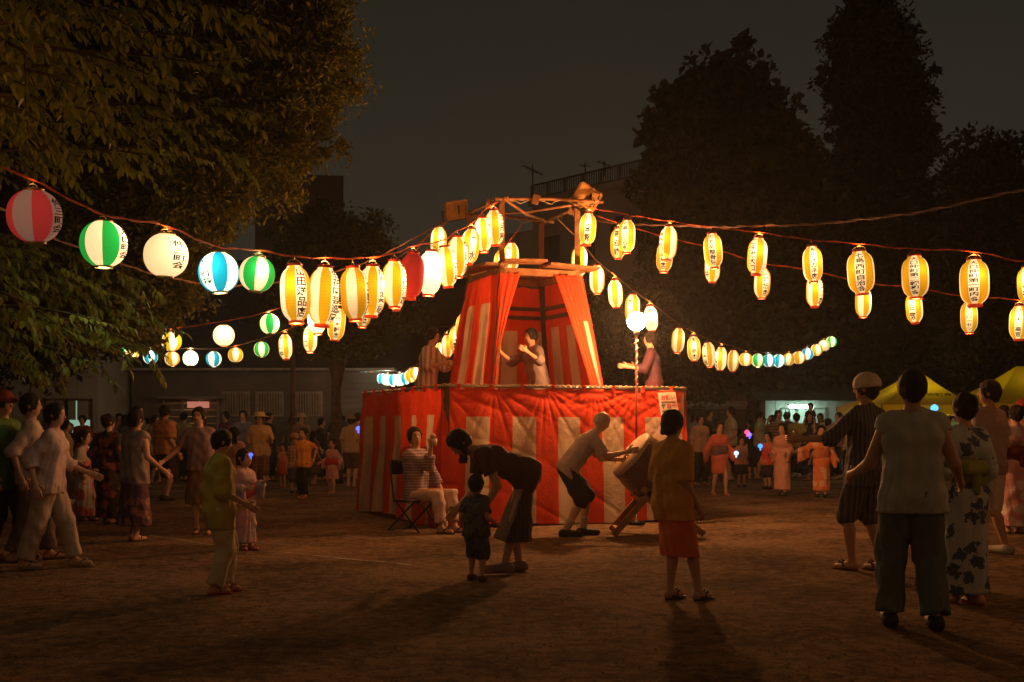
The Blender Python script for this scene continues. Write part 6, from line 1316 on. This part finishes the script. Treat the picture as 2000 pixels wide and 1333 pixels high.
# ---- glowing toys
def toy(px, py, D, col, r, label, e=6.0):
    m = MB(); m.lathe([(r * .3, -r * 1.6), (r * .3, -r * .7), (r * .8, -r * .45), (r, 0), (r * .8, r * .6), (r * .2, r)], 10)
    p = W(px, py, D); o = m.build('glow_toy', mat('glow_%d_%d' % (px, py), col, .4, emit=col, estr=e)); o.location = p; tag(o, label, 'toy', 'glowing toys')
toy(490, 889, 10.9, (.08, .14, 1.0), .022, 'glowing blue toy raised by the small girl in pink and blue yukata', 1.6)
toy(1438, 886, 20.5, (.30, .55, 1.0), .045, 'glowing blue white toy in the hands of the child in orange top', 3)
toy(1459, 845, 22, (.9, .05, .15), .05, 'glowing red toy held up between the children right of the stage', 3)
toy(1464, 850, 22, (.12, .10, .9), .045, 'glowing violet toy touching the red one', 3)
toy(1485, 872, 22, (.05, .22, .8), .05, 'glowing blue toy left of the boy in red', 2.5)
toy(700, 838, 21, (.06, .10, 1.0), .05, 'glowing blue toy by the left corner of the stage', 3)
toy(1825, 798, 25.6, (.10, .45, 1.0), .09, 'blue glowing light under the yellow tent', 2)

# ---- folding chair
ch_ = empty('folding_chair', (m1['root'].location.x, m1['root'].location.y, m1['root'].location.z), math.radians(55)); tag(ch_, 'black folding chair under the seated man before the cloth', 'chair')
cz = .405
m = MB(); m.box((0, .03, cz - .035), (.40, .38, .03)); m.build('seat', BLACK, ch_)
m = MB(); m.box((0, .24, .78), (.38, .03, .18)); m.build('backrest', BLACK, ch_)
for s in (-1, 1):
    m = MB(); m.tube([(s * .21, .26, .88), (s * .21, .20, cz), (s * .21, -.20, .01)], .011, 6); m.build('leg', BLACK, ch_)
    m = MB(); m.tube([(s * .19, -.12, cz - .03), (s * .19, .30, .01)], .011, 6); m.build('leg', BLACK, ch_)
m = MB(); m.tube([(-.21, .26, .02), (.21, .26, .02)], .009, 6); m.build('stretcher', BLACK, ch_)
def world(pd, v): return Vector(pd['root'].location) + Vector(v)
cp = empty('drinking_cup', world(m1, m1['WR'] + m1['f'] * .05 + np.array([0, 0, .05]))); tag(cp, 'pale cup held to the mouth of the seated man', 'cup')
m = MB(); m.lathe([(.026, -.04), (.034, .045), (.031, .045), (.024, -.035)], 14); m.build('cup_wall', mat('paper_cup', (.6, .5, .42), .6), cp)
pbt = W(869, 1030, 14.0); bt = empty('bottle', (pbt.x, 14.0, gz(pbt.x, 14.0))); tag(bt, 'small white plastic bottle standing at the front left corner of the stage', 'bottle')
m = MB(); m.lathe([(.03, 0), (.033, .01), (.033, .13), (.028, .15), (.014, .17), (.014, .185)], 14); m.build('bottle_body', mat('milky_plastic', (.55, .48, .40), .4), bt)
m = MB(); m.lathe([(.017, .183), (.017, .2), (.01, .203)], 12); m.build('lid', mat('lid_white', (.6, .55, .5), .4), bt)

# ---- tilted drum on its stand
DD = 13.35; dc = W(1233, 888, DD); axis = Vector((.75, .13, -.62)).normalized(); ds = empty('tilted_drum', (dc.x, DD, 0)); tag(ds, 'big tilted barrel drum with studded pale skin on a wooden stand', 'drum')
DOf = Vector(ds.location); Rq = Vector((0, 0, 1)).rotation_difference(axis).to_matrix().to_4x4(); Lb = .58; Rd = .30
Mx = Matrix.Translation(dc - DOf) @ Rq; m = MB(); m.lathe([(Rd * (1 + .17 * math.sin(math.pi * t)), Lb * t) for t in np.linspace(0, 1, 13)], 28, M=Mx); m.build('barrel', mat('drum_lacquer', (.16, .055, .025), .3, (.08, .03, .015), 6, spec=.6), ds)
SKN = mat('drum_skin', (.60, .46, .30), .6, (.5, .36, .22), 3)
for z in (-.012, Lb + .0):
    m = MB(); m.lathe([(Rd * 1.02, z + .05 * (1 if z < 0 else -1)), (Rd * 1.035, z), (Rd * .97, z - .014 * (1 if z < 0 else -1)), (.01, z - .016 * (1 if z < 0 else -1))], 28, M=Mx); m.build('drum_skin', SKN, ds)
STUD = mat('brass_stud', (.35, .24, .08), .35, metal=.9); sb = bmesh.new(); bmesh.ops.create_icosphere(sb, subdivisions=1, radius=.0095); sme = bpy.data.meshes.new('stud'); sb.to_mesh(sme); sb.free(); sme.materials.append(STUD)
for z in (.030, .062):
    for k in range(34):
        an = 2 * math.pi * (k + (.5 if z > .05 else 0)) / 34; link('stud', sme, ds, Mx @ Vector((Rd * 1.045 * math.cos(an), Rd * 1.045 * math.sin(an), z)))
m = MB(); pts = [Mx @ Vector((Rd * 1.2 + .03 * math.cos(a), .05 * math.sin(a), Lb * .5)) for a in np.linspace(0, 6.28, 12)]; m.tube(pts, .006, 5); m.build('ring_handle', BLACK, ds)
bc_ = Mx @ Vector((0, 0, Lb * .5)); gz0 = gz(dc.x, DD)
STW = mat('stand_wood', (.34, .17, .06), .6, (.22, .10, .04), 10)
for s in (-1, 1):
    a = bc_ + Vector((-.16, s * .27, -.20)); m = MB(); m.beam((a.x - .28, a.y, gz0 + .03), (bc_.x + .20, a.y, bc_.z + .0), .05, .07); m.build('stand_leg', STW, ds)
    m = MB(); m.beam((a.x + .75, a.y, gz0 + .03), (bc_.x - .12, a.y, bc_.z - .20), .05, .07); m.build('stand_leg', STW, ds)
m = MB(); m.beam((bc_.x - .40, bc_.y - .27, gz0 + .07), (bc_.x - .40, bc_.y + .27, gz0 + .07), .05, .05); m.build('cross_bar', STW, ds)
m = MB(); m.beam((bc_.x - .14, bc_.y - .29, bc_.z - .33), (bc_.x - .14, bc_.y + .29, bc_.z - .33), .05, .05); m.build('cross_bar', STW, ds)
for k, (w_, who) in enumerate((('WL', 'left'), ('WR', 'right'))):
    st = world(dr, dr[w_] + dr['f'] * .07); m = MB(); d = (Vector(dc) + Vector((.02, (-.1 if k else .08), .05)) - st).normalized(); m.tube([st - d * .12, st + d * .26], .011, 7)
    o = m.build('drumstick', mat('stick_wood', (.62, .48, .30), .5), origin=tuple(st)); tag(o, f'pale drumstick in the {"nearer" if k else "farther"} hand of the old drummer', 'drumstick', 'drumsticks of the old drummer')
# upper stage drum played by the left drummer
dd = W(818, 745, 16.6); sd_ = empty('stage_drum', (dd.x, 16.6, FLOORZ)); tag(sd_, 'drum with orange lit skin in front of the left stage drummer', 'drum'); Mx = Matrix.Translation((0, 0, .55)) @ Matrix.Rotation(.6, 4, 'Y')
m = MB(); m.lathe([(.17 * (1 + .15 * math.sin(math.pi * t)), -.2 + .4 * t) for t in np.linspace(0, 1, 9)], 20, M=Mx); m.build('barrel', mat('drum_lacquer_red', (.16, .04, .015), .35), sd_)
m = MB(); m.lathe([(.175, .2), (.165, .212), (.01, .214)], 20, M=Mx); m.build('drum_skin', SKN, sd_)
for an in (0, 2.1, 4.2):
    m = MB(); m.beam((.2 * math.cos(an), .2 * math.sin(an), 0), (.1 * math.cos(an), .1 * math.sin(an), .42), .03, .03); m.build('stand_leg', STW, sd_)

# ---- thin haze added for a halo round the lamps
if HAZE > 0:
    hz = bpy.data.materials.new('halo_haze'); hz.use_nodes = True; nt = hz.node_tree; nt.nodes.clear(); o_ = nt.nodes.new('ShaderNodeOutputMaterial'); v_ = nt.nodes.new('ShaderNodeVolumePrincipled')
    v_.inputs['Color'].default_value = (.9, .9, .9, 1); v_.inputs['Density'].default_value = HAZE; v_.inputs['Anisotropy'].default_value = .75; nt.links.new(v_.outputs[0], o_.inputs['Volume'])
    m = MB(); m.box((0, 45, 10), (180, 130, 23)); o = m.build('haze', hz); tag(o, 'thin haze added for lamp halos over the whole festival ground', 'haze', kind='stuff')
    SC.cycles.volume_bounces = 0
